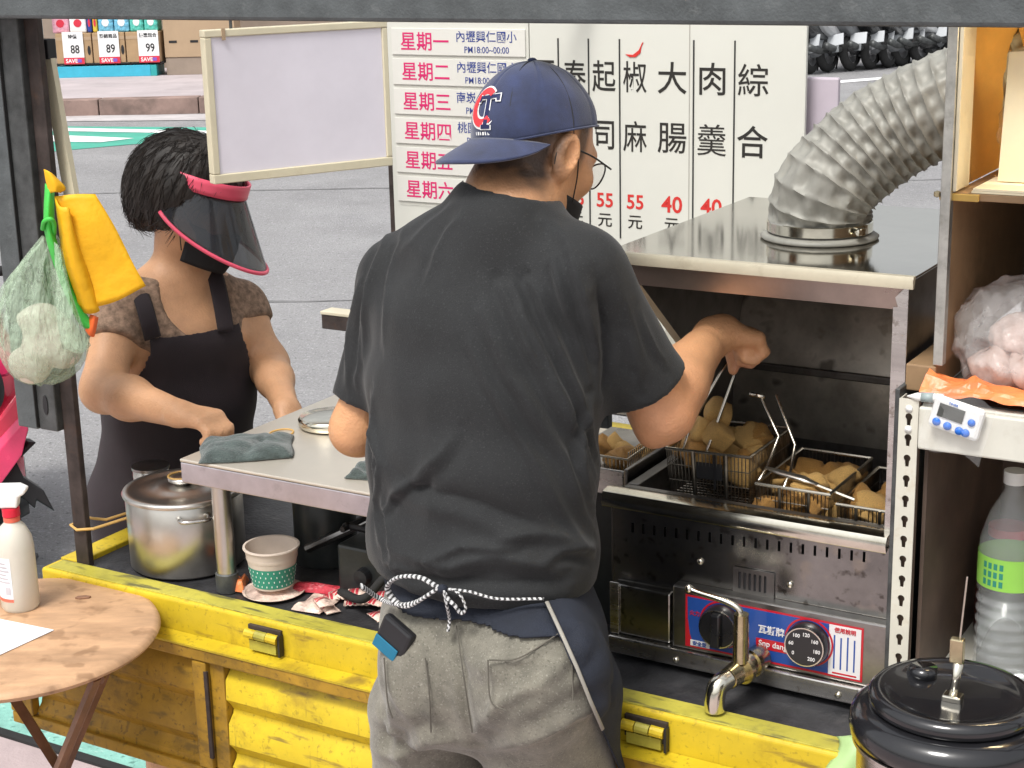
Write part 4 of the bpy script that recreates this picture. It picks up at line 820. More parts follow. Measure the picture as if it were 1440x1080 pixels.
b3 = basket('wire fry basket at the right end of the fryer', 1.478, 1.572, .25, .45, .936, 1.004)
MB().tube([(.012, -.088, .078), (.012, -.088, .02)], .006, 4, flat=.3).build('tag_plate', 'black_plastic', b1)
MB().box(-.02, .025, -.0885, -.086, .035, .062).build('front_plate', 'black_plastic', b1); MB().box(-.03, .0, -.103, -.1005, .012, .03).build('front_plate', 'black_plastic', b2)
def hnd(par, pts, r=.0026, m_='wire_bright', name='handle'):
    inv_ = (Matrix.Translation(par.location) @ par.rotation_euler.to_matrix().to_4x4()).inverted(); return MB().tube([inv_ @ P(*q) for q in pts], r, 8).build(name, m_, par, smooth=True)
hnd(b1, [(1.212, .264, 1.05), (1.215, .285, 1.085), (1.245, .335, 1.165), (1.262, .362, 1.20)]); hnd(b1, [(1.252, .264, 1.05), (1.255, .30, 1.09), (1.268, .34, 1.165), (1.272, .362, 1.20)])
hnd(b2, [(1.345, .25, 1.015), (1.343, .30, 1.03), (1.344, .345, 1.068), (1.31, .352, 1.128)]); hnd(b2, [(1.39, .25, 1.015), (1.383, .30, 1.03), (1.372, .345, 1.058), (1.335, .352, 1.136)]); hnd(b2, [(1.29, .352, 1.131), (1.316, .352, 1.130)], .004, name='grip')
sc = tthing('skimmer', 'flat grey metal skimmer handle resting across the baskets', 'skimmer', 0, 0, 0)
MB().tube([(1.345, .29, 1.032), (1.375, .285, 1.028), (1.41, .28, 1.026), (1.438, .275, 1.022)], [.004, .009, .010, .004], 10, flat=.45).build('handle', 'steel_flat', sc, smooth=True)
MB().tube([(1.43, .275, 1.022), (1.50, .268, 1.009)], .003, 6).build('rod', 'wire_bright', sc)
# fried tofu
mat('tofu', (.55, .29, .08), .55, var=.35, scale=45, bump=.9, bscale=160, dirt=((.24, .10, .025), .55, 60)); mat('tofu_pale', (.66, .41, .14), .55, var=.25, scale=40, bump=.8, bscale=150, dirt=((.36, .17, .05), .45, 50))
tofu_me = []
for k in range(5):
    bm = bmesh.new(); bmesh.ops.create_cube(bm, size=1); bmesh.ops.subdivide_edges(bm, edges=bm.edges, cuts=4, use_grid_fill=True)
    for q in bm.verts:
        d = q.co.normalized()*.62; q.co = q.co*.5+d*.5; n = float(vnoise(np.array([q.co]), 7, k)[0]); q.co *= 1+.24*n; q.co.x *= 1.15; q.co.z *= .7
    me = bpy.data.meshes.new('tofu'); bm.to_mesh(me); bm.free(); me.polygons.foreach_set('use_smooth', [True]*len(me.polygons)); me.materials.append(MATS['tofu' if k < 3 else 'tofu_pale']); tofu_me.append(me)
def tofu(u, v, z, s, label, group, k):
    o = bpy.data.objects.new('fried_tofu', tofu_me[k % 5]); COL.objects.link(o); o.location = P(u, v, z); o.scale = (s*random.uniform(.8, 1.25), s*random.uniform(.8, 1.2), s*random.uniform(.8, 1.2))
    o.rotation_euler = (random.uniform(-.7, .7), random.uniform(-.7, .7), random.uniform(0, 6)); return tag(o, label, 'tofu', group)
k = 0
for (u0, u1, v0, v1, z0, n, s_, lab, g) in [(1.19, 1.30, .28, .42, .985, 30, .041, 'golden fried tofu chunk heaped in the raised basket', 'tofu in the raised basket'), (1.355, 1.45, .265, .43, .957, 20, .039, 'fried tofu chunk in the basket with the bent handle', 'tofu in the basket with the bent handle'), (1.49, 1.56, .265, .43, .948, 12, .037, 'fried tofu chunk in the basket at the right end of the fryer', 'tofu in the right end basket')]:
    for i in range(n):
        f = i/n; tofu(random.uniform(u0, u1), random.uniform(v0, v1), z0+.012+f*.05*(1 if s_ > .04 else .7), s_*random.uniform(.8, 1.2), lab, g, k); k += 1
for (u, v, z, s_, kk) in [(1.225, .31, 1.072, .04, 3), (1.255, .305, 1.07, .044, 4), (1.24, .34, 1.095, .04, 3), (1.20, .33, 1.065, .036, 0)]: tofu(u, v, z, s_, 'golden fried tofu chunk heaped in the raised basket', 'tofu in the raised basket', kk)
for (u, v, z, s_, kk) in [(1.418, .29, 1.01, .042, 4), (1.385, .31, 1.0, .036, 2), (1.40, .27, .992, .034, 1)]: tofu(u, v, z, s_, 'fried tofu chunk in the basket with the bent handle', 'tofu in the basket with the bent handle', kk)

# ------------------------------------------------------------------ draining tray between the worker and the fryer
dt = tthing('draining_tray', 'steel draining tray with a perforated back behind the worker\'s arm', 'tray', 0, 0, 0)
bx('pan', 'steel_dark', dt, .93, 1.108, .262, .56, .955, .972, bevel=.003)
bx('pan_front', 'steel', dt, .93, 1.108, .256, .2615, .955, 1.0, bevel=.002); bx('pan_side', 'steel_dark', dt, 1.1085, 1.116, .256, .56, .955, 1.004, bevel=.002)
hol = [circ(.945+i*.0125+(.006 if j % 2 else 0), 1.028+j*.0115, .0036, 8) for i in range(13) for j in range(5) if not (4 <= i <= 8 and j in (1, 2, 3) and abs(i-6)+abs(j-2) < 4)]
plate('perforated_back', 'steel_dark', dt, rectl(1.02, 1.045, .18, .09), hol, .002, Matrix.Translation((0, .553, 0)))
b = MB()
for i in range(24): b.tube([(.935+i*.0073, .27, .974), (.935+i*.0073, .266, 1.018)], .0011, 4)
for i in range(36): b.tube([(1.106, .27+i*.0078, .974), (1.11, .27+i*.0078, 1.03)], .0011, 4)
b.tube([(.93, .266, 1.018), (1.11, .266, 1.018), (1.11, .55, 1.03)], .002, 6); b.build('wire_guard', 'wire_bright', dt)
bx('stand', 'dark_enamel', dt, .975, 1.105, .27, .54, BZ-.006, .954)
for i in range(16): tofu(random.uniform(.95, 1.09), random.uniform(.285, .40), .985+.012*(i % 2), .03, 'fried tofu chunk on the draining tray', 'tofu on the draining tray', i)

# ------------------------------------------------------------------ flexible duct on the hood
mat('duct_foil', (.275, .27, .24), .52, metal=.1, var=.12, scale=14, bump=.08, bscale=45, rvar=.12, dirt=((.30, .28, .22), .15, 12))
D0 = P(1.372, .432, HZ); du = thing('flexible_duct', 'crinkled grey foil duct rising from the fryer hood', 'duct', D0)
axp = spline([D0+Vector((0, 0, .0)), D0+Vector((0, 0, .035)), at(1160, 268, 2.60), at(1203, 220, 2.60), at(1262, 178, 2.59), at(1340, 143, 2.56), at(1450, 110, 2.53)], 10)
def cum(pts):
    L_ = [0]
    for a, c in zip(pts[:-1], pts[1:]): L_.append(L_[-1]+(c-a).length)
    return L_
L_ = cum(axp); NS = 230; n = 112; vs_ = []; up = Vector((0, -1, 0)); V_ = np.array([list(p) for p in axp])
for i in range(NS+1):
    s_ = L_[-1]*i/NS; p = Vector([float(np.interp(s_, L_, V_[:, q])) for q in range(3)]); p2 = Vector([float(np.interp(min(s_+.03, L_[-1]), L_, V_[:, q])) for q in range(3)]); p1 = Vector([float(np.interp(max(s_-.03, 0), L_, V_[:, q])) for q in range(3)])
    t = (p2-p1).normalized(); a = t.cross(up).normalized(); c = a.cross(t)
    for k in range(n):
        an = 2*math.pi*k/n; ph = s_/.0215+an/(2*math.pi); fr_ = ph-math.floor(ph); rib = abs(fr_-.5)*2      # 1 on the wire, 0 between
        bid = math.floor(ph); zz = (2/math.pi)*math.asin(math.sin(10*an+s_*46+.8*math.sin(s_*31)))*.6+(2/math.pi)*math.asin(math.sin(17*an-s_*70+1+.6*math.sin(3*an+s_*40)))*.45
        r = .0795+.0040*rib**5-(1-rib**2)*(.0030+.0058*zz)
        if i < 9: r = .0795+.0014*math.sin(31*an)*(1-i/9)+(.007 if i < 2 else 0)*(1+.4*math.sin(19*an))
        vs_.append(p+a*(math.cos(an)*r)+c*(math.sin(an)*r)-D0)
MB().add(vs_, [(i*n+k, i*n+(k+1) % n, (i+1)*n+(k+1) % n, (i+1)*n+k) for i in range(NS) for k in range(n)]).build('sleeve', 'duct_foil', du, auto=55)
MB().lathe([(.0825, .012), (.084, .013), (.084, .028), (.0825, .029)], 64).build('clamp_band', 'chrome', du, auto=50)
cl = MB().box(-.006, .006, -.008, .008, -.006, .006, rotM((.05, -.072, .021), rz=.6)).build('clamp_screw', 'chrome', du, bevel=.002)
MB().lathe([(0, 0), (.006, 0), (.005, .004), (0, .005)], 12, rotM((.045, -.081, .021), rx=math.pi/2)).build('screw_head', 'chrome', du)
MB().lathe([(.08, .0005), (.092, .001), (.094, .004), (.088, .008), (.08, .010)], 96).build('foil_frill', 'duct_foil', du, smooth=True)

# ------------------------------------------------------------------ shelf unit on the right
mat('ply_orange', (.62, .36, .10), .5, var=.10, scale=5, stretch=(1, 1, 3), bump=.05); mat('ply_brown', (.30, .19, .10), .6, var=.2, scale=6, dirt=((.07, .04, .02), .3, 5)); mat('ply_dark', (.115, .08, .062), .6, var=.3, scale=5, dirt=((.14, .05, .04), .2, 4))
mat('alu', (.52, .52, .48), .4, metal=.8, var=.14, scale=30, dirt=((.25, .24, .2), .2, 40)); mat('angle_cream', (.60, .58, .50), .45, var=.05, dirt=((.42, .32, .18), .2, 16)); mat('shelf_white', (.62, .61, .54), .4, var=.05, dirt=((.4, .36, .28), .15, 10))
mat('gold_trim', (.55, .36, .10), .4, metal=.5)
su = tthing('shelf_unit', 'open shelf unit with a perforated cream upright beside the fryer', 'shelf', 0, 0, 0)
keys = []
for i in range(15):
    z = .765+i*.0305; c = (1.621, z); r = .0052
    keys.append([(c[0]+r*math.cos(a), c[1]+.004+r*math.sin(a)) for a in np.linspace(-.9, math.pi+.9, 12)]+[(c[0]-.0025, c[1]-.009), (c[0]+.0025, c[1]-.009)])
up_ = plate('upright', 'angle_cream', su, [(1.607, BZ-.006), (1.6345, BZ-.006), (1.6345, 1.222), (1.607, 1.222)], keys, .002, Matrix.Translation((0, .128, 0)))
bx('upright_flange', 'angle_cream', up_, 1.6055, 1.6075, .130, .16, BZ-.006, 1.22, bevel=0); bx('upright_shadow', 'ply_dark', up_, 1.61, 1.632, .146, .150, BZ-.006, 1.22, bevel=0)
for z in (1.208, 1.178): MB().lathe([(0, 0), (.0055, 0), (.005, .002), (0, .003)], 14, rotM((1.621, .127, z), rx=math.pi/2)).build('plug', 'cap_white', up_, smooth=True)
bx('steel_strip', 'dark_steel', su, 1.5975, 1.6045, .135, .30, BZ-.006, 1.232, bevel=.001)
bx('ply_edge', 'ply_brown', su, 1.602, 1.645, .165, .46, 1.2235, 1.262, bevel=.002)
bx('shelf_board', 'shelf_white', su, 1.637, 2.1, .135, .62, 1.182, 1.216, bevel=.002); bx('shelf_lip', 'shelf_white', su, 1.636, 2.1, .122, .134, 1.152, 1.214, bevel=.003)
MB().prism([(1.655, 1.2165), (2.0, 1.2165), (2.0, 1.2185), (1.655, 1.2185)], .15, .5, Matrix(((1, 0, 0, 0), (0, 0, 1, 0), (0, 1, 0, 0), (0, 0, 0, 1)))).build('black_mat', 'black_plastic', su)
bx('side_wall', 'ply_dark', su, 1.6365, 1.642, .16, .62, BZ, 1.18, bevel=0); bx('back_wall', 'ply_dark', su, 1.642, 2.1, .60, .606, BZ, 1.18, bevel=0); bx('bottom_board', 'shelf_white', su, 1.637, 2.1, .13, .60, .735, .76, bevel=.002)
bx('post', 'alu', su, 1.640, 1.654, .166, .182, 1.264, 1.742, bevel=.001); bx('post_flange', 'cream_trim', su, 1.6545, 1.66, .172, .235, 1.51, 1.742, bevel=.001)
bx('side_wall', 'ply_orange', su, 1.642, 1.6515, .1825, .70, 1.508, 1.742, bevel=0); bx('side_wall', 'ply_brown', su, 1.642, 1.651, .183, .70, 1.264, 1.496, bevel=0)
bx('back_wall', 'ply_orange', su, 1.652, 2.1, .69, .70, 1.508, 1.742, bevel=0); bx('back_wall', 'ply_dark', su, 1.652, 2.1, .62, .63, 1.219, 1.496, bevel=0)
bx('upper_shelf', 'ply_brown', su, 1.652, 2.1, .18, .685, 1.497, 1.507, bevel=.001); bx('gold_edge', 'gold_trim', su, 1.636, 1.69, .1745, .1795, 1.4965, 1.5065, bevel=.001)
MB().lathe([(0, -.005), (.005, -.003), (.005, .003), (0, .005)], 10, Matrix.Translation((1.634, .172, 1.505))).build('pin', 'brass', su)
bx('right_wall', 'ply_brown', su, 2.1, 2.11, .13, .70, BZ, 1.742, bevel=0); bx('top_board', 'ply_brown', su, 1.642, 2.1, .183, .70, 1.7425, 1.752, bevel=0)
# paper boxes in the lit upper compartment, wrapped in film
mat('carton_cream', (.78, .70, .50), .55, var=.03, scale=12); mat('clear_film', (.75, .68, .56), .12, var=.15, scale=30, bump=.9, bscale=24, alpha=.16, bdist=.012)
bc = tthing('folded_cartons', 'cream paper box blanks in the bright upper compartment of the shelf', 'cartons', 1.69, .2, 1.5075)
for i in range(2): MB().box(-.012+.002*i, .30, -.018, .10, .0035*i, .0035*i+.003).build('blank', 'carton_cream', bc)
MB().prism([(.006, .008), (.30, .008), (.30, .20), (.012, .185)], -.052, -.048, rotM((0, 0, 0), rx=math.pi/2)).build('standing_blank', 'carton_cream', bc)
MB().prism([(.075, .008), (.30, .008), (.30, .17), (.08, .16)], -.03, -.027, rotM((0, 0, 0), rx=math.pi/2)).build('standing_blank', 'carton_cream', bc)
def crumple(name, label, m_, c, r, seed, amp=.14, cat='bag', vox=.006, flat=True):
    s = SDF(Vector(c)-Vector((r[0], r[1], r[2]))*1.4, Vector(c)+Vector((r[0], r[1], r[2]))*1.4, vox); s.ell(c, r, [EX, EV, (0, 0, 1)])
    V, F = s.mesh(); N = vnormals(V, F); d = 0
    for q, (f, a) in enumerate(((60, .5), (130, .36), (260, .22))): d = d+a*(1-2*np.abs(vnoise(V, f, seed+q)))
    V = V+N*(d*amp*min(r))[:, None]
    if flat: V[:, 2] = np.maximum(V[:, 2], c[2]-r[2]*.92)
    t_ = thing(name, label, cat, (c[0], c[1], c[2]-r[2]*.92)); npmesh('film', V-np.array([c[0], c[1], c[2]-r[2]*.92]), F, m_, t_); return t_
crumple('film_bundle', 'clear crumpled film round the cream box blanks on the upper shelf', 'clear_film', P(1.722, .33, 1.575), (.034, .06, .066), 4, .5)
mat('bag_pinkish', (.66, .50, .44), .22, var=.2, scale=18, bump=.8, bscale=40, coat=.5, bdist=.008); mat('bag_orange2', (.80, .22, .07), .35, var=.2, scale=20, bump=.5, bscale=40)
mat('film_faint', (.8, .8, .8), .1, bump=.6, bscale=40, alpha=.10)
mat('film_clear2', (.85, .80, .77), .1, var=.1, bump=.9, bscale=30, alpha=.30, bdist=.01)
tpb = crumple('plastic_bag', 'crumpled pinkish clear plastic bag of goods on the middle shelf', 'film_clear2', P(1.765, .275, 1.290), (.118, .095, .076), 11, .30)
for i, (du_, dv_, dz_, r3) in enumerate([(-.055, -.02, .03, (.04, .035, .028)), (.01, -.03, .034, (.045, .035, .032)), (.06, -.02, .03, (.04, .04, .03)), (-.02, .0, .075, (.05, .04, .03)), (.04, .0, .08, (.05, .04, .028))]):
    c_ = P(1.765+du_, .275+dv_, 1.219+dz_); s = SDF(c_-Vector((.08,)*3), c_+Vector((.08,)*3), .005); s.ell(c_, r3, [EX, EV, (0, 0, 1)]); V, F = s.mesh(); N = vnormals(V, F); V = V+N*(.007*(1-2*np.abs(vnoise(V, 110, 60+i)))+.003*vnoise(V, 300, 70+i))[:, None]
    V[:, 2] = np.maximum(V[:, 2], 1.2192); npmesh('goods', V-np.array(tpb.location), F, 'bag_pinkish', tpb)
ob_ = tthing('plastic_bag', 'orange plastic bag flattened under the pinkish bag', 'bag', 1.735, .17, 1.219)
def osheet(a, b_):
    q = np.array([[a*2, b_*1.5, .3]]); z = .004+(.040-.026*a)*math.sin(math.pi*min(1, .12+b_))*(.55+.45*float(1-2*abs(vnoise(q, 7, 33)[0])))+.006*float(vnoise(q, 19, 35)[0])
    return ((a-.5)*.20+.012*float(vnoise(q, 5, 36)[0]), (b_-.5)*.075+.008*float(vnoise(q, 6, 37)[0]), max(.001, z))
MB().grid(osheet, 30, 16).build('sheet', 'bag_orange2', ob_, solid=.001)
jr = tthing('dark_jar', 'dark round jar on the middle shelf behind the plastic bag', 'jar', 1.84, .45, 1.2165)
MB().lathe([(0, 0), (.05, 0), (.055, .01), (.055, .16), (.045, .185), (.045, .2), (0, .2)], 32).build('body', 'dark_enamel', jr, auto=50); MB().lathe([(0, .2), (.048, .2), (.048, .222), (0, .224)], 32).build('lid', 'steel_dark', jr, auto=50)
# kitchen timer
mat('timer_white', (.74, .75, .74), .35, var=.02); mat('timer_lcd', (.06, .065, .06), .2); mat('timer_blue', (.02, .15, .6), .35)
tm = thing('kitchen_timer', 'white kitchen timer with blue buttons hanging on the shelf edge', 'timer', P(1.693, .118, 1.21), RZ); tm.rotation_euler = (0, math.radians(13), RZ)
MB().box(-.036, .036, -.012, 0, -.026, .022).build('case', 'timer_white', tm, bevel=.006); MB().box(-.026, .010, -.0135, -.012, -.006, .013).build('display', 'timer_lcd', tm)
for x, z, w_ in ((-.024, -.015, .006), (-.008, -.016, .006), (.009, -.017, .006), (.018, -.017, .006), (.022, .0, .0055)): MB().lathe([(0, 0), (w_, 0), (w_*.9, .002), (0, .0025)], 18, rotM((x, -.012, z), rx=math.pi/2)).build('button', 'timer_blue', tm, smooth=True)
text('TIMER', 'timer_blue', tm, -.008, .0165, .005, -.0126)
MB().grid(lambda a, b_: ((a-.5)*.09+.004, -.0155-.003*math.sin(a*9)*math.sin(b_*7), -.052+b_*.085-.006*math.sin(a*7)), 14, 12).build('clear_sleeve', 'film_faint', tm, smooth=True)
pn = tthing('marker_pen', 'pale grey marker pen lying on the shelf above the upright', 'pen', 0, 0, 0)
MB().tube([(1.617, .128, 1.2255), (1.632, .128, 1.2265), (1.668, .128, 1.2285)], [.001, .006, .0065], 12).build('barrel', 'cap_white', pn, smooth=True); MB().tube([(1.638, .128, 1.2268), (1.655, .128, 1.2278)], .0072, 12).build('ring', mat('pen_grey', (.3, .36, .36), .4), pn, smooth=True)
# water bottle and dark things in the lower compartment
mat('pet', (.70, .72, .72), .08, var=.1, scale=14, trans=.0, alpha=.24, spec=.9); mat('pet_label', (.30, .62, .10), .45, var=.05); mat('water', (.55, .58, .58), .05, trans=.9, ior=1.33, var=.02)
bt = tthing('water_bottle', 'large clear ribbed plastic bottle with green label in the shelf', 'bottle', 1.741, .265, .7605); bt.scale = (1, 1, .94)
BR = .046; prof = [(0, 0), (BR*.85, 0), (BR, .012), (BR, .03)]
for i in range(7): z = .03+i*.0185; prof += [(BR, z+.003), (BR*.93, z+.009), (BR*.93, z+.0125), (BR, z+.0185)]
prof += [(BR, .225), (BR*.96, .245), (BR*.72, .285), (BR*.42, .312), (.014, .322), (.014, .338), (0, .338)]
MB().lathe(prof, 40).build('body', 'pet', bt, smooth=True); MB().lathe([(0, .004), (BR*.84, .004), (BR*.95, .014), (BR*.90, .03), (BR*.90, .15), (0, .15)], 32).build('water', 'water', bt, smooth=True)
lb_ = MB().lathe([(BR+.0006, .17), (BR+.0006, .222)], 48).build('label', 'pet_label', bt, smooth=True)
for q in range(4):
    for j in range(3): MB().lathe([(BR+.001, .176+j*.014), (BR+.001, .186+j*.014)], 4, None, math.radians(232+q*11), math.radians(239+q*11)).build('print_mark', 'cup_green', lb_)
MB().lathe([(0, .334), (.0165, .334), (.0165, .354), (0, .355)], 24).build('cap', 'cap_white', bt, auto=50)
mat('maroon', (.10, .025, .02), .4, var=.3, scale=8)
bw = tthing('maroon_jug', 'dark maroon jug behind the ladle in the lower compartment', 'jug', 1.70, .42, .7605)
MB().lathe([(0, 0), (.042, 0), (.046, .02), (.045, .13), (.03, .16), (.028, .175), (0, .175)], 32).build('body', 'maroon', bw, auto=50); MB().lathe([(0, .175), (.031, .175), (.031, .19), (0, .191)], 24).build('cap', 'cap_red', bw, auto=50)
# ------------------------------------------------------------------ soup warmer at the front right, on a stool
mat('pot_black', (.012, .012, .014), .16, var=.15, coat=.6, rvar=.06)
C0 = at(1339, 985, 1.90); CB = C0.z-.235
sw = thing('soup_warmer', 'black and steel soup warmer with a dished black lid', 'soup pot', (C0.x, C0.y, CB), RZ)
MB().lathe([(0, 0), (.108, 0), (.112, .006), (.116, .012), (.116, .175), (.1225, .178), (.123, .184), (.11, .186)], 64).build('steel_body', 'steel', sw, auto=50)
MB().lathe([(.119, .186), (.1255, .19), (.1275, .203), (.124, .217), (.113, .226), (.098, .2285), (.09, .228)], 72).build('shoulder', 'pot_black', sw, smooth=True)
ldw = MB().lathe([(.1, .229), (.104, .233), (.1035, .243), (.098, .249), (.088, .25), (.082, .245), (.06, .238), (0, .235)], 72).build('lid', 'pot_black', sw, smooth=True)
MB().tube([(.0, -.128, .196), (.05, -.122, .196), (.09, -.1, .196)], .0035, 8).build('latch_bar', 'chrome', sw, smooth=True)
hg = MB().box(-.012, .012, -.008, .012, .234, .243).build('hinge_block', 'chrome', ldw, bevel=.002)
MB().tube([(0, 0, .24), (.002, .004, .262), (.004, .006, .285)], [.006, .005, .007], 10).build('clasp_arm', 'chrome', ldw, smooth=True)
MB().box(-.007, .010, .0, .012, .285, .318).build('clasp_head', 'brass', ldw, bevel=.002); MB().tube([(.004, .006, .316), (.008, .01, .40)], .0012, 6).build('wire_stem', 'wire_bright', ldw)
for a in (2.4,): MB().lathe([(0, 0), (.018, 0), (.018, .012), (0, .012)], 16, rotM((math.cos(a)*.07, math.sin(a)*.07, .238))).build('vent_cap', 'pot_black', ldw, smooth=True)
sx_ = thing('stool', 'dark round stool carrying the soup warmer', 'stool', (C0.x, C0.y, 0), RZ)
MB().lathe([(0, CB-.022), (.125, CB-.022), (.13, CB-.015), (.128, CB), (0, CB)], 40).build('seat', 'rust_steel', sx_, auto=50)
for i in range(4): a = i*math.pi/2+.78; MB().tube([(math.cos(a)*.09, math.sin(a)*.09, CB-.02), (math.cos(a)*.14, math.sin(a)*.14, .004)], .012, 8).build('leg', 'rust_steel', sx_, smooth=True)
mat('pale_green', (.38, .55, .24), .5, var=.1)
gc = tthing('green_cloth', 'pale green cloth scrap draped over the end of the truck rail', 'cloth', 1.60, 0, BZ)
MB().grid(lambda a, b_: (-.035+.075*a+.01*math.sin(b_*5), .03-.05*b_-.008*math.sin(a*6), .012-.075*b_**2+.012*math.sin(a*3.1)*(1-b_)), 14, 12).build('rag', 'pale_green', gc, smooth=True, solid=.004)
# warm strip lamp under the compartment's top board
mat('lamp_glow', (1, .8, .5), .5, emit=((1, .80, .46), 70))
lt = tthing('strip_lamp', 'warm strip lamp fixed under the top of the shelf unit', 'lamp', 0, 0, 0)
bx('housing', 'cap_white', lt, 1.83, 2.08, .22, .25, 1.73, 1.742); MB().tube([(1.84, .235, 1.722), (2.07, .235, 1.722)], .008, 10).build('tube', 'lamp_glow', lt)
# ------------------------------------------------------------------ people
mat('skin', (.58, .33, .19), .43, var=.13, scale=34, bump=.45, bscale=240, attr='Col', sss=.08, bdist=.003)
mat('tee_black', (.0115, .0125, .0135), .8, var=.2, scale=9, bump=.5, bscale=600, sheen=.1, bdist=.0015, speck=[((.034, .036, .038), .7, 420), ((.004, .004, .005), .6, 300)])
mat('pants_khaki', (.16, .15, .12), .92, var=.2, scale=26, bump=.5, bscale=700, sheen=.25, bdist=.0015, dirt=((.30, .28, .24), .2, 40), speck=[((.34, .32, .27), .55, 360), ((.07, .065, .05), .55, 260)])
mat('apron_navy', (.017, .021, .033), .88, var=.15, scale=20, bump=.4, bscale=600)
mat('cap_navy', (.022, .032, .085), .8, var=.22, scale=26, bump=.5, bscale=700, sheen=.35, bdist=.001); mat('cap_dark', (.03, .03, .032), .9, var=.15)
mat('logo_red', (.70, .04, .05), .6, var=.05); mat('logo_white', (.75, .75, .74), .6, var=.03); mat('logo_navy', (.01, .015, .07), .6)
mat('mask_black', (.014, .014, .016), .75, var=.15); mat('cord_black', (.012, .012, .012), .6); mat('glass_frame', (.05, .05, .05), .25, metal=.6); mat('lens', (.9, .92, .92), .04, alpha=.22, spec=.8)
mat('rope', (.5, .5, .5), .8, attr='Col', var=.05); mat('denim_edge', (.30, .285, .25), .8)
mat('phone_black', (.015, .015, .017), .4); mat('phone_blue', (.01, .13, .22), .4); mat('shoe_dark', (.03, .03, .032), .7)
mat('shirt_brown', (.27, .18, .125), .92, var=.35, scale=70, bump=.4, bscale=500); mat('apron_plum', (.024, .017, .020), .88, var=.12, scale=14, bump=.3, bscale=700, sheen=.04)
mat('hair_black', (.024, .019, .016), .55, var=.3, scale=30, stretch=(1, 1, .3)); mat('visor_pink', (.78, .10, .17), .4, var=.05); mat('visor_film', (.035, .037, .042), .06, alpha=.68, spec=.7)
mat('eye_white', (.75, .73, .7), .3); mat('eye_dark', (.02, .015, .012), .2)
SKIN_M = np.array([.60, .31, .155]); SKIN_W = np.array([.60, .33, .18])
A3 = lambda v: np.array([v[0], v[1], v[2]], float)
def local(C, r, f, u): return lambda x, y, z: A3(C)+A3(r)*x+A3(f)*y+A3(u)*z
def head_frame(az, pitch, tilt=0):
    f = Vector((math.sin(az)*math.cos(pitch), math.cos(az)*math.cos(pitch), -math.sin(pitch))); r = f.cross(Vector((0, 0, 1))).normalized(); u = r.cross(f)
    if tilt: r, u = r*math.cos(tilt)+u*math.sin(tilt), u*math.cos(tilt)-r*math.sin(tilt)
    return r, f, u
def head_sdf(s, C, fr, k=1.0):
    r, f, u = fr; T = local(C, r, f, u); R = [A3(r), A3(f), A3(u)]
    s.ell(T(0, -.006*k, .018*k), (.074*k, .094*k, .088*k), R, .02); s.ell(T(0, .030*k, -.045*k), (.060*k, .062*k, .080*k), R, .03)
    for sd in (-1, 1):
        s.cap(T(sd*.050*k, .0, -.062*k), T(sd*.018*k, .066*k, -.106*k), .022*k, .020*k, .03); s.ell(T(sd*.042*k, .068*k, -.035*k), (.022*k, .018*k, .022*k), R, .02)
    s.cap(T(-.03*k, .084*k, .006*k), T(.03*k, .084*k, .006*k), .012*k, .012*k, .02)
    s.cap(T(0, .086*k, -.012*k), T(0, .104*k, -.042*k), .008*k, .0125*k, .012); s.ell(T(0, .088*k, -.076*k), (.022*k, .010*k, .007*k), R, .008); s.ell(T(0, .085*k, -.088*k), (.019*k, .010*k, .007*k), R, .008)
    for sd in (-1, 1):
        Re = [A3(r*.94+f*(-.34*sd)), A3(f*.94+r*(.34*sd)), A3(u)]
        s.ell(T(sd*.084*k, -.012*k, -.010*k), (.011*k, .022*k, .037*k), Re, .006); s.ell(T(sd*.080*k, -.006*k, -.036*k), (.008*k, .012*k, .015*k), Re, .006)
        s.ell(T(sd*.0935*k, -.008*k, -.006*k), (.007*k, .012*k, .021*k), Re, 0, 'sub')
    return T
def eyes(par, T, k, O_):
    for sd in (-1, 1):
        c = T(sd*.030*k, .074*k, -.012*k)-O_; e_ = MB().lathe([(0.0001, -.011), (.0078, -.0078), (.011, 0), (.0078, .0078), (.0001, .011)], 14, Matrix.Translation(c)).build('eye', 'eye_white', par, smooth=True)
        d = A3(T(0, 1, 0)-T(0, 0, 0)); MB().lathe([(0.0001, -.005), (.0045, -.002), (.0045, .002), (.0001, .005)], 10, Matrix.Translation(c+d*.0085)).build('pupil', 'eye_dark', e_, smooth=True)
def fingers(s, K, S, steps, radii, spread=.0175, n=4, lens=(.95, 1.05, 1.0, .82)):
    # steps: three vectors from the knuckle onwards, shared by all fingers with their own length
    for i in range(n):
        p = A3(K)+A3(S)*(i-1.5)*spread; l = lens[i]
        for j, v in enumerate(steps):
            q = p+A3(v)*l+A3(S)*(.0006*(i-1.5)); s.cap(p, q, radii[j], radii[j+1], .004); p = q
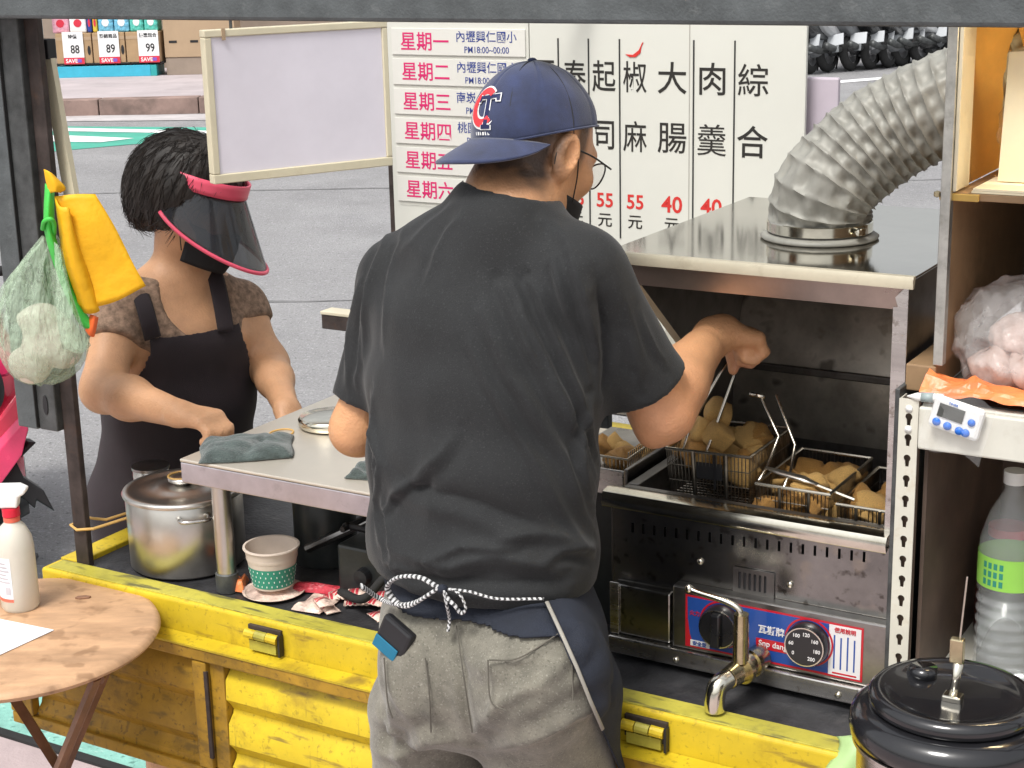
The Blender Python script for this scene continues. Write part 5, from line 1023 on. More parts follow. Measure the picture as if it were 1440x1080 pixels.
def folds(V, F, lst, amp, sig):
    N = vnormals(V, F); D = np.zeros(len(V)); cam0 = np.array([0, 0, CAMH]); front = np.einsum('ij,ij->i', N, cam0-V) > 0
    pv = (V-cam0); dep = pv@A3(fwd); px = 720+FPX*(pv@A3(cR))/dep; py = 540-FPX*(pv@A3(cU))/dep
    idx = np.where(front)[0]
    for f in lst:
        pts, a, s_ = f if len(f) == 3 else (f[0], amp, sig); P3 = []
        for q in spline([Vector((x, y, 0)) for x, y in pts], 4): d2 = (px[idx]-q.x)**2+(py[idx]-q.y)**2; P3.append(V[idx[np.argmin(d2)]])   # anchor each crease on the cloth
        P3 = np.array(P3); best = np.full(len(V), 1e9); tt = np.zeros(len(V)); sd = np.zeros(len(V)); n_ = len(P3)-1
        for i in range(n_):
            a0, ab = P3[i], P3[i+1]-P3[i]; t = np.clip(((V-a0)@ab)/max(ab@ab, 1e-9), 0, 1); e_ = V-(a0+t[:, None]*ab); d = np.linalg.norm(e_, axis=1); m_ = d < best
            best[m_] = d[m_]; tt[m_] = (i+t[m_])/n_; sd[m_] = np.sign(np.cross(ab, e_[m_])@A3(fwd))
        fade = np.clip(np.sin(np.pi*np.clip(tt*.9+.05, 0, 1)), 0, 1)**.6
        D += a*fade*(np.exp(-(best/(s_*.95))**1.25)-.6*np.exp(-((best-1.6*s_)/s_)**2)*(sd > 0))
    return V+N*D[:, None]

# ---------------- the worker in the cap
MP = P(1.07, -.16, 0)
man = thing('person', 'person in a navy cap, black T-shirt and khaki trousers lifting a fry basket', 'person', MP)
O_ = A3(MP); Lr = (.819, -.574, 0); Fm = Vector((.574, .819, 0))
HC = at(755, 203, 2.405); hf = head_frame(math.radians(50), math.radians(20), math.radians(-2)); HK = .95
nb = at(713, 306, 2.345); rs, re, rw = at(816, 386, 2.275), at(931, 578, 2.335), at(1003, 474, 2.53)
lsd, le, lw_ = at(562, 392, 2.44), at(501, 604, 2.45), at(585, 640, 2.66)
# skin: head, neck, arms and hands as one surface
s = SDF((-.30, 2.15, .95), (.50, 2.80, 1.73), .0042)
T = head_sdf(s, HC, hf, HK)
s.cap(nb, T(0, -.030, -.075), .066, .060, .03); s.cap(at(712, 345, 2.36), nb, .09, .066, .03)
s.cap(rs, re, .054, .043, .02); s.cap(re, at(962, 525, 2.43), .043, .0395, .02); s.cap(at(962, 525, 2.43), rw, .0395, .0275, .02); s.cap(re, at(958, 540, 2.39), .043, .041, .02); s.ell(at(916, 612, 2.325), (.016, .016, .018), None, .02); s.cap(at(950, 530, 2.39), at(985, 490, 2.48), .031, .024, .02)
s.cap(lsd, le, .046, .036, .02); s.cap(le, lw_, .036, .026, .03)
Kc = at(1060, 474, 2.555); S_ = Vector((.12, -.97, .1)).normalized()
s.cap(rw, at(1018, 466, 2.54), .030, .028, .02)
for i in range(4): s.cap(A3(at(1018, 468, 2.54))+A3(S_)*(i-1.5)*.011, A3(Kc)+A3(S_)*(i-1.5)*.0175, .0155, .0125, .014)
fingers(s, Kc, S_, (Vector((.013, .004, -.026)), Vector((-.019, 0, -.017)), Vector((-.018, 0, .003))), (.0096, .0090, .0082, .0074))
for i in range(4): s.ell(A3(Kc)+A3(S_)*(i-1.5)*.0175+np.array([.001, 0, .0035]), (.0105, .0085, .009), None, .003)
s.ell(at(1046, 492, 2.555), (.017, .028, .015), None, .012)
tb_ = A3(at(1026, 480, 2.56))-A3(S_)*.022
s.cap(tb_, tb_+np.array([.012, -.002, -.026]), .014, .0115, .012); s.cap(tb_+np.array([.012, -.002, -.026]), tb_+np.array([.010, -.012, -.048]), .0115, .009, .006)
Kl = A3(lw_)+np.array([.05, .055, -.01]); Sl = Vector((.7, -.7, 0)); s.cap(lw_, Kl, .026, .030, .02)
for i in range(4): s.cap(A3(lw_)+A3(Sl)*(i-1.5)*.010, Kl+A3(Sl)*(i-1.5)*.0175, .014, .012, .012)
fingers(s, Kl, Sl, (Vector((.02, .025, -.012)), Vector((.008, .012, -.018)), Vector((0, .004, -.016))), (.0105, .0095, .0085, .0075)); s.cap(A3(lw_)-A3(Sl)*.02, Kl-A3(Sl)*.05+np.array([.01, .0, -.01]), .013, .009, .008)
V, F = s.mesh(); V = relax(V, F, 2, .45)
r_, f_, u_ = [A3(q) for q in hf]; q_ = V-A3(HC); lx, ly, lz = q_@r_, q_@f_, q_@u_
col = np.repeat(SKIN_M[None], len(V), 0)
st_ = np.clip((lz+.092)/.05, 0, 1)**.8*np.clip((-ly-.005)/.03, 0, 1)*(lz < .05); sb_ = np.clip((lz+.03)/.03, 0, 1)*np.clip((ly-.005)/.012, 0, 1)*np.clip((.045-ly)/.012, 0, 1)*(np.abs(lx) > .045)
hair_ = np.clip(np.maximum(st_, sb_*.8)*(1+.25*vnoise(V, 260, 5)), 0, .93)[:, None]; col = col*(1-hair_)+np.array([.03, .026, .024])*hair_
arm_ = np.clip((V[:, 0]-.1)/.05, 0, 1)*np.clip((1.30-V[:, 2])/.1, 0, 1); red = np.exp(-(np.linalg.norm(V-A3(re), axis=1)/.06)**2)[:, None]; col = col*(1-red*.4)+np.array([.58, .24, .17])*red*.4
fing = np.exp(-(np.linalg.norm(V-A3(at(1050, 512, 2.56)), axis=1)/.022)**2)[:, None]; col = col*(1-fing*.5)+np.array([.50, .22, .19])*fing*.5
body = npmesh('body', V-O_, F, 'skin', man, col)
eyes(man, T, HK, O_)
# T-shirt
s = SDF((-.33, 2.05, .86), (.34, 2.62, 1.60), .0046)
s.loft([(at(678, 850, 2.30), .181, .140), (at(677, 760, 2.30), .178, .135), (at(676, 650, 2.31), .178, .130), (at(680, 540, 2.335), .184, .132), (at(684, 450, 2.35), .180, .128), (at(692, 372, 2.355), .138, .100), (at(708, 318, 2.355), .085, .078)], Lr, .03)
s.cap(at(712, 328, 2.35), rs, .056, .056, .05); s.cap(at(700, 328, 2.36), lsd, .056, .054, .05)
rsl = rs+(re-rs)*.80; lsl = lsd+(le-lsd)*.80
s.cap(rs, rsl, .064, .0605, .04); s.cap(rsl, rs+(re-rs)*1.1, .0605, .060, .01); s.cap(lsd, lsl, .058, .049, .03); s.cap(lsl, lsd+(le-lsd)*1.1, .049, .049, .01)
dR = (re-rs).normalized(); dL = (le-lsd).normalized()
def cutlocal(p, n, c, rad):          # plane cut limited to a ball
    X, Y, Z = np.meshgrid(*[s.lo[i]+np.arange(s.n[i])*s.vox for i in range(3)], indexing='ij', sparse=True)
    m_ = ((X-c[0])**2+(Y-c[1])**2+(Z-c[2])**2) < rad**2; d = (X-p[0])*n[0]+(Y-p[1])*n[1]+(Z-p[2])*n[2]; s.g = np.where(m_, np.maximum(s.g, d), s.g).astype(np.float32)
cutlocal(rsl, A3(dR), A3(rsl+dR*.08), .13); cutlocal(lsl+dL*.0, A3(dL), A3(lsl+dL*.07), .095)
nk = A3(T(0, -.030, -.075))-A3(nb); s.cap(A3(nb)-nk*.5, A3(nb)+nk*.12, .080, .074, .03)
s.cut(at(690, 836, 2.2), (-.03, .05, -1)); s.cut(at(700, 271, 2.28), (.22, .05, 1)); s.cap(A3(nb)-nk*.3, A3(nb)+nk*.9, .0685, .0665, 0, 'sub')
V, F = s.mesh(); V = relax(V, F, 3, .5)
V = folds(V, F, [(a_, b_*1.35, c_) for a_, b_, c_ in [
    ([(700, 385), (735, 470), (790, 575), (835, 690)], .008, .009), ([(740, 380), (775, 460), (815, 560), (838, 640)], .008, .008), ([(775, 365), (800, 440), (828, 540)], .007, .008), ([(800, 355), (822, 420), (842, 500)], .006, .008), ([(680, 440), (720, 530), (790, 640), (830, 740)], .007, .011),
    ([(720, 400), (756, 480), (806, 590), (836, 670)], .006, .006), ([(660, 480), (700, 560), (770, 680), (820, 770)], .005, .008), ([(830, 560), (815, 640), (836, 720)], .006, .008), ([(520, 580), (535, 650), (530, 720)], .006, .007), ([(545, 720), (560, 690), (600, 672)], .005, .006), ([(600, 790), (650, 770), (720, 772)], .006, .008), ([(760, 790), (800, 772), (838, 776)], .006, .008), ([(540, 790), (560, 800), (600, 806)], .005, .007), ([(512, 430), (506, 490), (500, 545)], .004, .006), ([(900, 440), (915, 480), (935, 512)], .004, .007), ([(880, 470), (895, 510), (900, 545)], .004, .007), ([(650, 300), (620, 340), (600, 400)], .003, .008),
    ([(560, 690), (590, 668), (620, 640), (640, 612)], .006, .011), ([(555, 665), (600, 690), (680, 712), (770, 745)], -.007, .014), ([(540, 700), (548, 740), (552, 790)], .006, .010), ([(525, 560), (528, 640), (532, 760)], .007, .010), ([(560, 775), (620, 795), (700, 785), (780, 800)], .009, .014), ([(700, 760), (760, 750), (830, 770)], .007, .012), ([(580, 815), (680, 822), (790, 818)], -.006, .012),
    ([(545, 330), (520, 400), (512, 500)], .006, .010), ([(570, 320), (545, 400), (540, 480)], .004, .010), ([(600, 560), (612, 660), (600, 760)], .003, .02), ([(505, 400), (492, 470), (488, 540)], .005, .010), ([(840, 385), (850, 440), (862, 500)], -.006, .012), ([(870, 400), (890, 460), (905, 520)], .004, .012), ([(845, 420), (852, 480), (850, 545)], -.010, .010), ([(640, 285), (600, 320), (560, 360)], .003, .012), ([(760, 300), (790, 330), (815, 365)], .003, .01)]], .006, .01)
N = vnormals(V, F); V = V+N*(.0016*vnoise(V, 55, 3)+.0007*vnoise(V, 140, 4))[:, None]
shirt = npmesh('t_shirt', V-O_, F, 'tee_black', man)
pc = [at(632, 266, 2.28), at(660, 262, 2.265), at(700, 258, 2.262), at(742, 260, 2.268), at(765, 272, 2.278), at(786, 300, 2.30)]
# trousers
s = SDF((-.36, 1.95, 0), (.30, 2.62, 1.0), .0075)
lh, rh = at(606, 985, 2.36), at(765, 985, 2.245); lf = Vector((lh.x-.03, lh.y+.02, .06)); rf = Vector((rh.x+.02, rh.y+.02, .06))
s.loft([(at(684, 812, 2.31), .158, .118), (at(686, 880, 2.305), .170, .128), (at(688, 950, 2.305), .176, .134)], Lr, .03)
for h_, ft, kk in ((lh, lf, 1), (rh, rf, 1.04)):
    kn_ = h_.lerp(ft, .5)+Fm*.02; s.loft([(h_, .092*kk, .112*kk), (h_.lerp(kn_, .45), .088*kk, .098*kk), (kn_, .074, .078), (ft+Vector((0, 0, .02)), .066, .07)], Lr, .028)
s.ell(at(612, 950, 2.215), (.075, .06, .085), None, .09); s.ell(at(762, 955, 2.125), (.08, .06, .085), None, .09)
s.cut((0, 0, .05), (0, 0, -1)); s.cut((0, 0, .985), (0, 0, 1))
V, F = s.mesh(); V = relax(V, F, 3, .5); pants0 = (V.copy(), F.copy())
PF = [([(655, 1050), (700, 990), (770, 950), (820, 900)], .010, .013), ([(680, 1055), (740, 1040), (800, 1010), (850, 985)], .010, .014), ([(640, 1040), (600, 1040), (560, 1060), (525, 1050)], .012, .016), ([(540, 900), (550, 960), (580, 1020)], .006, .012), ([(640, 870), (648, 930), (658, 1000), (668, 1045)], -.007, .008), ([(600, 930), (604, 980), (606, 1030)], .003, .006), ([(690, 930), (740, 925), (790, 890)], .004, .006), ([(790, 880), (810, 900), (800, 1000)], .003, .007), ([(530, 1000), (560, 1030), (600, 1045)], .008, .014), ([(700, 1020), (770, 980), (840, 940)], .008, .014), ([(655, 930), (690, 940), (720, 930)], .006, .016), ([(690, 930), (696, 990), (690, 1020)], .003, .006), ([(548, 985), (560, 1045), (570, 1090)], .008, .013)]
V = folds(V, F, PF, .008, .012); N = vnormals(V, F); V = V+N*(.0016*vnoise(V, 60, 8))[:, None]
npmesh('trousers', V-O_, F, 'pants_khaki', man); TV = V.copy(); TF = F.copy()
for tag_, ft in (('l', lf), ('r', rf)):
    s = SDF(A3(ft)-np.array([.16, .1, .07]), A3(ft)+np.array([.2, .24, .09]), .006); s.cap(ft+Vector((0, 0, -.018)), ft+Fm*.16+Vector((0, 0, -.026)), .042, .036, .02); s.cap(ft, ft+Vector((0, 0, .03)), .045, .045, .02); s.cut((0, 0, .005), (0, 0, -1)); V, F = s.mesh(); npmesh('shoe', V-O_, F, 'shoe_dark', man)
def onback(px, py, off=.004, Vs=None):
    Vw = Vs; pv = Vw-np.array([0, 0, CAMH]); dep = pv@A3(fwd); x = 720+FPX*(pv@A3(cR))/dep; y = 540-FPX*(pv@A3(cU))/dep; m_ = ((x-px)**2+(y-py)**2) < 16**2
    i = np.where(m_)[0]; i = i if len(i) else np.argsort((x-px)**2+(y-py)**2)[:6]; j = i[np.argmin(dep[i])]; d = fwd+cR*((px-720)/FPX)-cU*((py-540)/FPX); return Vector((0, 0, CAMH))+d*(dep[j]-off)
# apron wrapped round the front and right hip: the trousers' shape, a little larger
def shell(V, F, planes, off, noise=0, seed=1):          # the part of a skin behind some planes, moved outwards, with clean edges
    N = vnormals(V, F); V = V+N*off
    if noise: V = V+N*(noise*vnoise(V, 34, seed))[:, None]
    for p, n in planes:
        n = A3(Vector(n).normalized()); sd = (V-A3(p))@n; F = F[(sd[F] < 0).any(1)]; m_ = sd > 0; V = V.copy(); V[m_] -= n*sd[m_][:, None]
    used = np.unique(F); rm = np.full(len(V), -1); rm[used] = np.arange(len(used)); return V[used], rm[F]
p0, p1 = onback(766, 842, .012, TV), onback(850, 1030, .012, TV); n_ = (p1-p0).cross((p0+p1)*.5-Vector((0, 0, CAMH))).normalized(); n_ = n_ if n_.dot(Vector(Lr)) < 0 else -n_
APV, F2 = shell(TV, TF, [((0, 0, .44), (0, 0, -1)), ((0, 0, .962), (0, 0, 1)), (p0, n_)], .013, .004, 17)
o = npmesh('apron', APV-O_, F2, 'apron_navy', man); q = o.modifiers.new('s', 'SOLIDIFY'); q.thickness = .003
V, F2 = shell(TV, TF, [(at(650, 868, 2.17), (.04, 0, -1)), ((0, 0, .965), (0, 0, 1)), (p0, -n_)], .007, .003, 19)
o = npmesh('apron_band', V-O_, F2, 'apron_navy', man); q = o.modifiers.new('s', 'SOLIDIFY'); q.thickness = .003
PV = pants0[0]
band = MB().tube([onback(x, y, .003, APV)-MP for x, y in ((769, 846), (790, 891), (812, 940), (830, 985), (848, 1026))], .0032, 6, flat=.4).build('apron_edge', 'denim_edge', man, smooth=True)
# waist band of the apron showing under the shirt hem, and its striped ties
def rope(pts, r, name, per=.0075):
    pts = spline(pts, 10); L2 = cum(pts); n_ = int(L2[-1]/.0012); A_ = np.array([list(p) for p in pts]); fine = [Vector([float(np.interp(L2[-1]*i/n_, L2, A_[:, q])) for q in range(3)]) for i in range(n_+1)]
    m_ = MB().tube(fine, r, 8, flat=.55); o = m_.build(name, 'rope', man, smooth=True); me = o.data; a = me.color_attributes.new('Col', 'FLOAT_COLOR', 'POINT')
    c4 = np.ones((len(me.vertices), 4), np.float32); k_ = (np.arange(len(me.vertices))//8*.0012/per+(np.arange(len(me.vertices)) % 8)/8*.5) % 1; c4[:, :3] = np.where(k_ < .5, .62, .035)[:, None]; a.data.foreach_set('color', c4.ravel()); return o
SV = shirt.data; sv = np.empty(len(SV.vertices)*3, np.float32); SV.vertices.foreach_get('co', sv); SVv = sv.reshape(-1, 3).astype(float)+O_; AV = np.concatenate([SVv, PV, V])
rb = lambda lst, off=.010: [onback(x, y, off, AV)-MP for x, y in lst]
rope(rb([(625, 828), (660, 832), (700, 842), (765, 842)]), .0032, 'apron_tie')
rope(rb([(616, 826), (590, 812), (560, 812), (545, 826), (556, 846), (575, 852), (600, 838), (618, 826)], .018), .0052, 'bow_loop'); rope(rb([(612, 830), (585, 846), (560, 850), (535, 842)], .014)+[at(508, 824, 2.22)-MP], .0048, 'tie_end')
rope(rb([(622, 828), (630, 842), (640, 852), (648, 862), (655, 856), (648, 838), (636, 828)], .016), .0036, 'bow_loop'); rope(rb([(624, 830), (628, 850), (632, 870), (630, 888)], .016), .0042, 'tie_end'); MB().lathe([(0.0001, -.007), (.007, -.004), (.008, 0), (.007, .004), (.0001, .007)], 10, Matrix.Translation(rb([(622, 828)], .014)[0])).build('knot', 'apron_navy', man, smooth=True)
# pocket flaps' stitching and the phone in the pocket
def seam(lst, r=.0011, m_='pants_khaki'): return MB().tube(spline([onback(x, y, .0025, TV)-MP for x, y in lst], 5), r, 5).build('seam', m_, man)
mat('stitch', (.10, .092, .075), .9); [seam(q, .0012, 'stitch') for q in ([(688, 928), (730, 925), (790, 888)], [(686, 928), (690, 985), (712, 1000)], [(598, 925), (604, 980), (606, 1030)], [(642, 880), (652, 950), (664, 1030)], [(804, 905), (806, 985)], [(540, 925), (545, 985), (552, 1010)])]
ph_ = tag(thing('phone', 'dark phone in a blue case sticking out of the back pocket of the khaki trousers', 'phone', onback(558, 898, -.016, TV)))
ph_['category'] = 'phone'; ph_.rotation_euler = (math.radians(-6), math.radians(24), math.radians(-40))
MB().box(-.029, .029, -.012, .004, -.026, .028).build('case', 'phone_black', ph_, bevel=.005); MB().box(-.027, .018, -.0145, -.0122, -.026, -.006).build('cover', 'phone_blue', ph_, bevel=.002)
# cap worn backwards, in head space
CRx, CRy, CRz = .0815, .0985, .096; cf = head_frame(math.radians(48), math.radians(4), math.radians(5)); TC = local(at(751, 182, 2.40), *cf); c0 = np.zeros(3)
def capP(a, e_, off=0):               # a: angle round the crown, 0 = over the nape, e: elevation
    return TC(*(c0+np.array([math.sin(a)*math.cos(e_)*(CRx+off), -math.cos(a)*math.cos(e_)*(CRy+off), math.sin(e_)*(CRz+off)])))
MI = Matrix.Translation(-MP)
E0 = lambda a: -.10-.10*math.cos(a)+.07*math.sin(a)**2
def crown(a_, b_):
    a = a_*2*math.pi; e_ = E0(a)+(math.pi/2-E0(a))*b_; q = abs(((a/(math.pi/3)) % 1)-.5)*2; off = -.0016*max(0, (q-.9)/.1)+.0012*math.sin(a*3+b_*4)*math.sin(b_*9); return MI @ Vector(capP(a, e_, off))
MB().grid(crown, 120, 26, closeu=True).build('cap_crown', 'cap_navy', man, smooth=True, solid=.002)
MB().tube([MI @ Vector(capP(i/60*2*math.pi, E0(i/60*2*math.pi)+.02, .0015)) for i in range(60)], .003, 6, close=True, flat=.6).build('cap_band', 'cap_navy', man, smooth=True)
MB().lathe([(.0001, 0), (.006, .001), (.007, .004), (.004, .0065), (.0001, .007)], 12, MI @ (Matrix.Translation(Vector(capP(0, math.pi/2, -.001))) @ Vector(cf[2]).to_track_quat('Z', 'Y').to_matrix().to_4x4())).build('cap_button', 'cap_navy', man, smooth=True)
for sgn in (0, 1, 2): MB().tube([MI @ Vector(capP(math.pi/2+sgn*math.pi/3-math.pi/3, e_, .0006)) for e_ in np.linspace(-.1, 1.5, 18)], .0008, 5).build('cap_seam', 'cap_dark', man)
def bill(a_, b_):
    a = (a_-.5)*2*math.radians(66); base = np.array([math.sin(a)*CRx*1.0, -math.cos(a)*CRy*.99, 0]); x = a/math.radians(66)
    ext = .067*(1-abs(x)**2.6)**.5*b_; z = -.010-.40*ext-.012*x*x-1.2*ext*ext
    return MI @ Vector(TC(*(c0+base+np.array([math.sin(a)*ext*.25, -ext, z]))))
MB().grid(bill, 40, 12).build('cap_bill', 'cap_navy', man, smooth=True, solid=.0035)
def decal(poly, m_, off, name, n=1):     # flat polygon (metres on the crown) wrapped on the cap
    return MB().add([MI @ Vector(capP(LA+x/CRx, LE+y/CRz, off)) for x, y in poly], [tuple(range(len(poly)))] if n == 1 else n).build(name, m_, man)
LA, LE = 0, .36
def arcband(rx, ry, w0, a0, a1, m_, off, name, N_=24):
    vs_, fs_ = [], []
    for i in range(N_+1):
        a = a0+(a1-a0)*i/N_; t_ = w0*(1+.35*math.sin(math.pi*i/N_)); 
        for rr in (-t_, t_): vs_.append((math.cos(a)*(rx+rr)-.002, math.sin(a)*(ry+rr)))
    for i in range(N_): fs_.append((2*i, 2*i+2, 2*i+3, 2*i+1))
    return decal(vs_, m_, off, name, fs_)
arcband(.020, .0235, .0072, math.radians(48), math.radians(318), 'logo_white', .0022, 'emblem_outline'); arcband(.020, .0235, .0046, math.radians(50), math.radians(316), 'logo_red', .0030, 'emblem_letter')
def tee(g): return [(-.012-g, .0145+g), (.026+g, .0175+g), (.027+g, .0075-g), (.022-g, .0075-g), (.0205-g, .0115-g), (.0105+g, .011-g), (.0105+g, -.026), (.0155+g, -.0265), (.0155+g, -.0315-g), (-.0005-g, -.0315-g), (-.0005-g, -.026), (.0035-g, -.0255), (.0035-g, .0105-g), (-.007, .0098-g), (-.0075, .005-g), (-.012-g, .005-g)]
def teef(g, m_, off, nm):
    p = tee(g); fs_ = [(0, 1, 2, 3, 4, 5, 12, 13, 14, 15), (5, 6, 11, 12), (6, 7, 8, 9, 10, 11)]; return decal(p, m_, off, nm, fs_)
teef(.0016, 'logo_white', .0034, 'emblem_outline'); teef(0, 'logo_navy', .0041, 'emblem_letter')
for i, c in enumerate('TAIPEI'): decal([(-.015+i*.005, -.040), (-.0115+i*.005, -.040), (-.0115+i*.005, -.0355), (-.015+i*.005, -.0355)] if i % 2 else [(-.0145+i*.005, -.040), (-.012+i*.005, -.040), (-.013+i*.005, -.0355), (-.0148+i*.005, -.0355)], 'logo_white', .0016, 'emblem_text')
# glasses, mask and ear loops
def hp(x, y, z): return MI @ Vector(T(x*HK, y*HK, z*HK))
gl = MB()
for sd in (-1, 1):
    gl.tube(spline([hp(sd*.082, -.004, .004), hp(sd*.079, .045, .002), hp(sd*.070, .098, -.006)], 5), .0014, 6)
    ring = [hp(sd*(.036+.030*math.cos(a)*(1.0)), .106-.016*abs(math.cos(a))*(1 if math.cos(a) > 0 else -.2)+.004*math.sin(a), -.020+.021*math.sin(a)) for a in np.linspace(0, 2*math.pi, 28)[:-1]]
    gl.tube(ring, .0013, 6, close=True); MB().add(ring, [tuple(range(len(ring)))]).build('lens', 'lens', man)
gl.tube([hp(-.007, .106, -.016), hp(.007, .106, -.016)], .0014, 6); gl.build('glasses', 'glass_frame', man, smooth=True)
def maskf(a_, b_):
    a = (a_-.5)*2*math.radians(82); z = -.062-.085*b_; w_ = .069-.018*b_; fo = .110-.012*abs(b_-.35)-.03*max(0, b_-.7); return hp(math.sin(a)*w_*1.02, .01+math.cos(a)*(fo-.01)-.006*b_, z-.012*math.cos(a))
MB().grid(maskf, 28, 12).build('face_mask', 'mask_black', man, smooth=True, solid=.0015)
for sd in (-1, 1):
    MB().tube(spline([hp(sd*.070, .022, -.128), hp(sd*.0755, .004, -.085), hp(sd*.0775, -.012, -.050), hp(sd*.083, -.030, -.022), hp(sd*.080, -.026, .008)], 6), .0011, 6).build('ear_loop', 'cord_black', man)
    MB().tube(spline([hp(sd*.066, .042, -.072), hp(sd*.0735, .030, -.03), hp(sd*.079, .012, .010)], 6), .0011, 6).build('ear_loop', 'cord_black', man)
MB().grid(lambda a_, b_: hp(.0725-.004*b_, .012+.014*a_, -.105-.03*b_+.008*a_), 3, 6).build('mask_edge', 'denim_edge', man, solid=.001)

# ---------------- the woman at the end of the truck
WY = 3.36; WP = Vector((-.80, 3.40, 0))
wom = thing('person', 'person in a brown shirt, dark apron and pink rimmed visor working at the steel counter', 'person', WP); O_ = A3(WP)
Wf = Vector((.62, -.785, 0)); Wr = Vector((-.785, -.62, 0))
whC = at(277, 274, 3.37); wfr = head_frame(math.radians(99), math.radians(19), math.radians(3)); WK = .98
wnb = at(252, 385, 3.40); wrs, wre, wrw = at(163, 440, 3.30), at(146, 548, 3.17), at(252, 582, 3.01); wls, wle, wlw = at(336, 432, 3.50), at(378, 512, 3.44), at(403, 574, 3.25)
s = SDF((-1.05, 2.78, .0), (-.30, 3.72, 1.46), .0058)
T = head_sdf(s, whC, wfr, WK)
s.cap(wnb, T(0, -.02, -.075), .054, .048, .03); s.loft([(wnb+Vector((0, 0, -.02)), .10, .06), (at(254, 470, 3.39), .150, .098), (at(254, 560, 3.39), .145, .1), (at(246, 690, 3.42), .165, .115)], Wr, .04)
s.cap(wnb+Vector((0, 0, -.03)), wrs, .05, .055, .04); s.cap(wnb+Vector((0, 0, -.03)), wls, .05, .055, .04)
s.cap(wrs, wre, .049, .042, .03); s.cap(wre, wre.lerp(wrw, .35), .042, .040, .03); s.cap(wre.lerp(wrw, .35), wrw, .040, .027, .03)
s.cap(wls, wle, .046, .039, .03); s.cap(wle, wle.lerp(wlw, .35), .039, .036, .03); s.cap(wle.lerp(wlw, .35), wlw, .036, .026, .03)
hd = Vector((.62, -.62, -.25)).normalized(); Sw = Vector((-.55, -.80, .0)).normalized(); Kw = wrw+Vector((.060, -.026, -.004))
for i in range(4): s.cap(A3(wrw)+A3(Sw)*(i-1.5)*.010, A3(Kw)+A3(Sw)*(i-1.5)*.017, .0165, .0135, .014)
fingers(s, Kw, Sw, (Vector((.022, -.012, -.022)), Vector((-.002, 0, -.018)), Vector((-.014, .008, -.006))), (.0115, .0105, .0095, .0082), .0165); s.cap(A3(wrw)-A3(Sw)*.02+np.array([.01, -.01, -.01]), A3(wrw)-A3(Sw)*.026+np.array([.05, -.02, -.035]), .013, .0095, .008)
for i in range(4): s.ell(A3(Kw)+A3(Sw)*(i-1.5)*.0165+np.array([.001, 0, .004]), (.0105, .009, .009), None, .003)
Kw2 = wlw+Vector((.02, -.035, -.035)); Sw2 = Vector((-.8, -.5, .2)).normalized()
for i in range(4): s.cap(A3(wlw)+A3(Sw2)*(i-1.5)*.009, A3(Kw2)+A3(Sw2)*(i-1.5)*.0165, .015, .0125, .012)
fingers(s, Kw2, Sw2, (Vector((.012, -.018, -.02)), Vector((-.002, -.006, -.02)), Vector((-.006, 0, -.016))), (.0105, .0095, .0085, .0075), .016); s.cap(A3(wlw)-A3(Sw2)*.018, A3(Kw2)-A3(Sw2)*.03, .012, .009, .008)
for sd, px in ((1, 195), (-1, 262)):          # legs
    hp_ = at(246, 740, 3.42)+Wr*(sd*.075); ft = Vector((hp_.x, hp_.y, .06)); s.cap(hp_, hp_.lerp(ft, .5), .085, .06, .03); s.cap(hp_.lerp(ft, .5), ft, .055, .038, .02); s.cap(ft+Vector((0, 0, -.02)), ft+Wf*.13+Vector((0, 0, -.03)), .036, .026, .02)
s.cut((0, 0, .008), (0, 0, -1))
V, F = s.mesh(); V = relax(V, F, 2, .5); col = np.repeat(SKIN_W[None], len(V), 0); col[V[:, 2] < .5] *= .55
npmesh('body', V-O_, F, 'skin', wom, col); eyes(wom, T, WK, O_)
# shirt
s = SDF((-1.08, 3.05, .68), (-.36, 3.75, 1.28), .006)
s.loft([(wnb+Vector((0, 0, -.03)), .105, .068), (at(254, 470, 3.39), .156, .106), (at(254, 560, 3.39), .150, .107), (at(246, 690, 3.42), .170, .121)], Wr, .04)
s.cap(wnb+Vector((0, 0, -.035)), wrs, .054, .060, .04); s.cap(wnb+Vector((0, 0, -.035)), wls, .054, .060, .04)
wrl, wll = wrs.lerp(wre, .42), wls.lerp(wle, .36); s.cap(wrs, wrs.lerp(wre, .75), .060, .060, .02); s.cap(wls, wls.lerp(wle, .7), .058, .057, .02)
cutlocal(wrl, A3((wre-wrs).normalized()), A3(wrs.lerp(wre, .85)), .11); cutlocal(wll, A3((wle-wls).normalized()), A3(wls.lerp(wle, .8)), .10)
s.ell(wnb+Wf*.085+Vector((0, 0, -.03)), (.078, .095, .098), [A3(Wr), A3(Wf), (0, 0, 1)], 0, 'sub'); s.cut((0, 0, .72), (0, 0, -1)); s.cap(wnb, T(0, -.02, -.075), .062, .066, 0, 'sub')
V, F = s.mesh(); V = relax(V, F, 6, .5); N = vnormals(V, F); V = V+N*(.003*vnoise(V, 38, 21)+.0015*vnoise(V, 90, 22))[:, None]; npmesh('shirt', V-O_, F, 'shirt_brown', wom)
